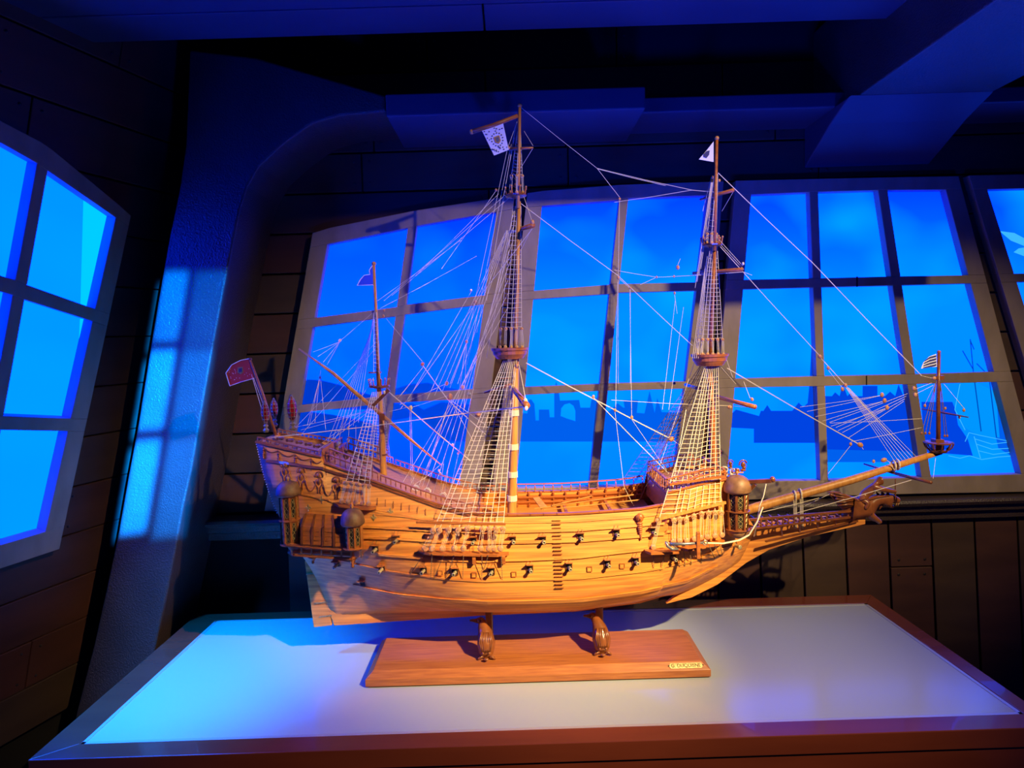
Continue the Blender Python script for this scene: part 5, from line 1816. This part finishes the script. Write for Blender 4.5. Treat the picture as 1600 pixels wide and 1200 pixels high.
# ------------------------------------------------------------------ carved fish props of the stand (now the keel height is known)
def dolphin(px, yb, ytop, Ynear):
    """carved fish standing on its head, tail curling up to the keel"""
    hd = Plane((0, 0, BZ), (0, 0, 1)).hit(px, yb)
    kz = bvh.ray_cast(V((hd.x, YC - .001, 0.5)), V((0, 0, 1)))
    ztop = 0.999
    if kz[0] is not None:
        ztop = kz[0].z
    H = ztop - BZ
    c = V((hd.x, 0, 0))
    yk = YC
    y0 = hd.y + .008
    body = [(V((0, y0 - .006, BZ + .008)), .007), (V((0, y0, BZ + .013)), .012), (V((0, y0 + .006, BZ + .026)), .0145), (V((-.002, y0 + .014, BZ + .042)), .012), (V((-.006, y0 + .022, BZ + H * .78)), .008),
            (V((-.010, YC - .02, ztop - .014)), .0055), (V((-.016, YC - .034, ztop - .008)), .004)]
    body = [(p + V((hd.x, 0, 0)), r) for p, r in body]
    def cat(pts, rs, n=5):
        P_, R_ = [], []
        for i in range(len(pts) - 1):
            p0 = pts[max(i - 1, 0)]; p1 = pts[i]; p2 = pts[i + 1]; p3 = pts[min(i + 2, len(pts) - 1)]
            for k in range(n):
                f = k / n
                P_.append(.5 * ((2 * p1) + (p2 - p0) * f + (2 * p0 - 5 * p1 + 4 * p2 - p3) * f * f + (3 * p1 - p0 - 3 * p2 + p3) * f ** 3))
                R_.append(rs[i] + (rs[i + 1] - rs[i]) * f)
        P_.append(pts[-1]); R_.append(rs[-1])
        return P_, R_
    pp_, rr_ = cat([p for p, r in body], [r * 1.15 for p, r in body])
    f = part(MB().tube(pp_, rr_, 16), 'fish_prop', 'dark_wood', parent=stand, smooth=True)
    # post directly under the keel
    MB().bar(V((hd.x + .004, YC, BZ)), V((hd.x + .004, YC, ztop - .001)), .014, .018, up=V((0, 1, 0))).build('post', M['dark_wood'], f, bevel=.002)
    fin = MB()
    for k in range(7):
        a = -1.0 + 2.0 * k / 6
        fin.tube([V((hd.x + math.sin(a) * .009, y0 - .012 + .006 * (1 - math.cos(a)) , BZ + .018)), V((hd.x + math.sin(a) * .0135, y0 - .006, BZ + .034)), V((hd.x + math.sin(a) * .009, y0 + .001, BZ + .05))], [.0008, .0022, .0008], 6)
    fin.build('fin', M['dark_wood'], f, smooth=True)
    for sd in (-1, 1):
        MB().tube([V((hd.x + sd * .006, y0 - .004, BZ + .008)), V((hd.x + sd * .014, y0 - .006, BZ + .004)), V((hd.x + sd * .016, y0 - .004, BZ + .001))], [.003, .0022, .001], 6).build('side_fin', M['dark_wood'], f, smooth=True)
        MB().ell(V((hd.x + sd * .0055, y0 - .011, BZ + .016)), .0022, .002, .0022).build('eye', M['dark_wood'], f, smooth=True)
        MB().tube([V((hd.x - .016, YC - .034, ztop - .008)), V((hd.x - .016 + sd * .010 - .004, YC - .040, ztop - .004))], [.0045, .0015], 6).build('tail_fluke', M['dark_wood'], f, smooth=True)
    MB().ell(V((hd.x, y0 - .013, BZ + .006)), .005, .004, .0025).build('mouth', M['dark_wood'], f, smooth=True)
dolphin(760, 1033, 965, 0)
dolphin(942, 1026, 960, 0)
# ------------------------------------------------------------------ gobo pattern of the added spot
nt = None
gl = gobo.data
gl.use_nodes = True
nt = gl.node_tree
em = nt.nodes['Emission']
tc = nt.nodes.new('ShaderNodeTexCoord')
sp = nt.nodes.new('ShaderNodeSeparateXYZ')
nt.links.new(tc.outputs['Normal'], sp.inputs[0])
bpy.context.view_layer.update()
gm = gobo.matrix_world.inverted()
def gcoord(px, py):
    p = gm @ P(px, py, YF)
    return p.x / -p.z, p.y / -p.z
def mth(op, a, b=None):
    n = nt.nodes.new('ShaderNodeMath'); n.operation = op
    for i, v in enumerate((a, b)):
        if v is None: continue
        if isinstance(v, (int, float)): n.inputs[i].default_value = v
        else: nt.links.new(v, n.inputs[i])
    return n.outputs[0]
def sstep(val, a, b):
    n = nt.nodes.new('ShaderNodeMapRange'); n.interpolation_type = 'SMOOTHSTEP'
    nt.links.new(val, n.inputs['Value'])
    n.inputs['From Min'].default_value = a; n.inputs['From Max'].default_value = b
    return n.outputs[0]
nz_ = mth('MULTIPLY', sp.outputs['Z'], -1.0)
gx = mth('DIVIDE', sp.outputs['X'], nz_)
gy = mth('DIVIDE', sp.outputs['Y'], nz_)
# affine frame of the pattern: origin top-left pane corner, columns along a, rows along b
o_ = V(gcoord(258, 425)); a_ = V(gcoord(343, 425)) - o_; b_ = V(gcoord(188, 835)) - o_
det = a_.x * b_.y - a_.y * b_.x
dx = mth('SUBTRACT', gx, o_.x); dy = mth('SUBTRACT', gy, o_.y)
uu = mth('DIVIDE', mth('SUBTRACT', mth('MULTIPLY', dx, b_.y), mth('MULTIPLY', dy, b_.x)), det)
vv = mth('DIVIDE', mth('SUBTRACT', mth('MULTIPLY', dy, a_.x), mth('MULTIPLY', dx, a_.y)), det)
def pane(c0, c1, r0, r1, k):
    s = 0.10; t = 0.028
    h = mth('MULTIPLY', sstep(uu, c0 - s, c0 + s), sstep(uu, c1 + s, c1 - s))
    g = mth('MULTIPLY', sstep(vv, r0 - t, r0 + t), sstep(vv, r1 + t, r1 - t))
    return mth('MULTIPLY', mth('MULTIPLY', h, g), k)
tot = None
for c0, c1, k in ((-0.02, 0.42, 1.0), (0.56, 1.15, 0.28)):
    for (r0, r1, kk) in ((0.0, 0.275, .35), (0.315, 0.615, .8), (0.66, 1.0, 1.0)):
        x = pane(c0, c1, r0, r1 + (0.03 if k < 1 else 0), k * kk)
        tot = x if tot is None else mth('ADD', tot, x)
nt.links.new(tot, em.inputs['Strength'])
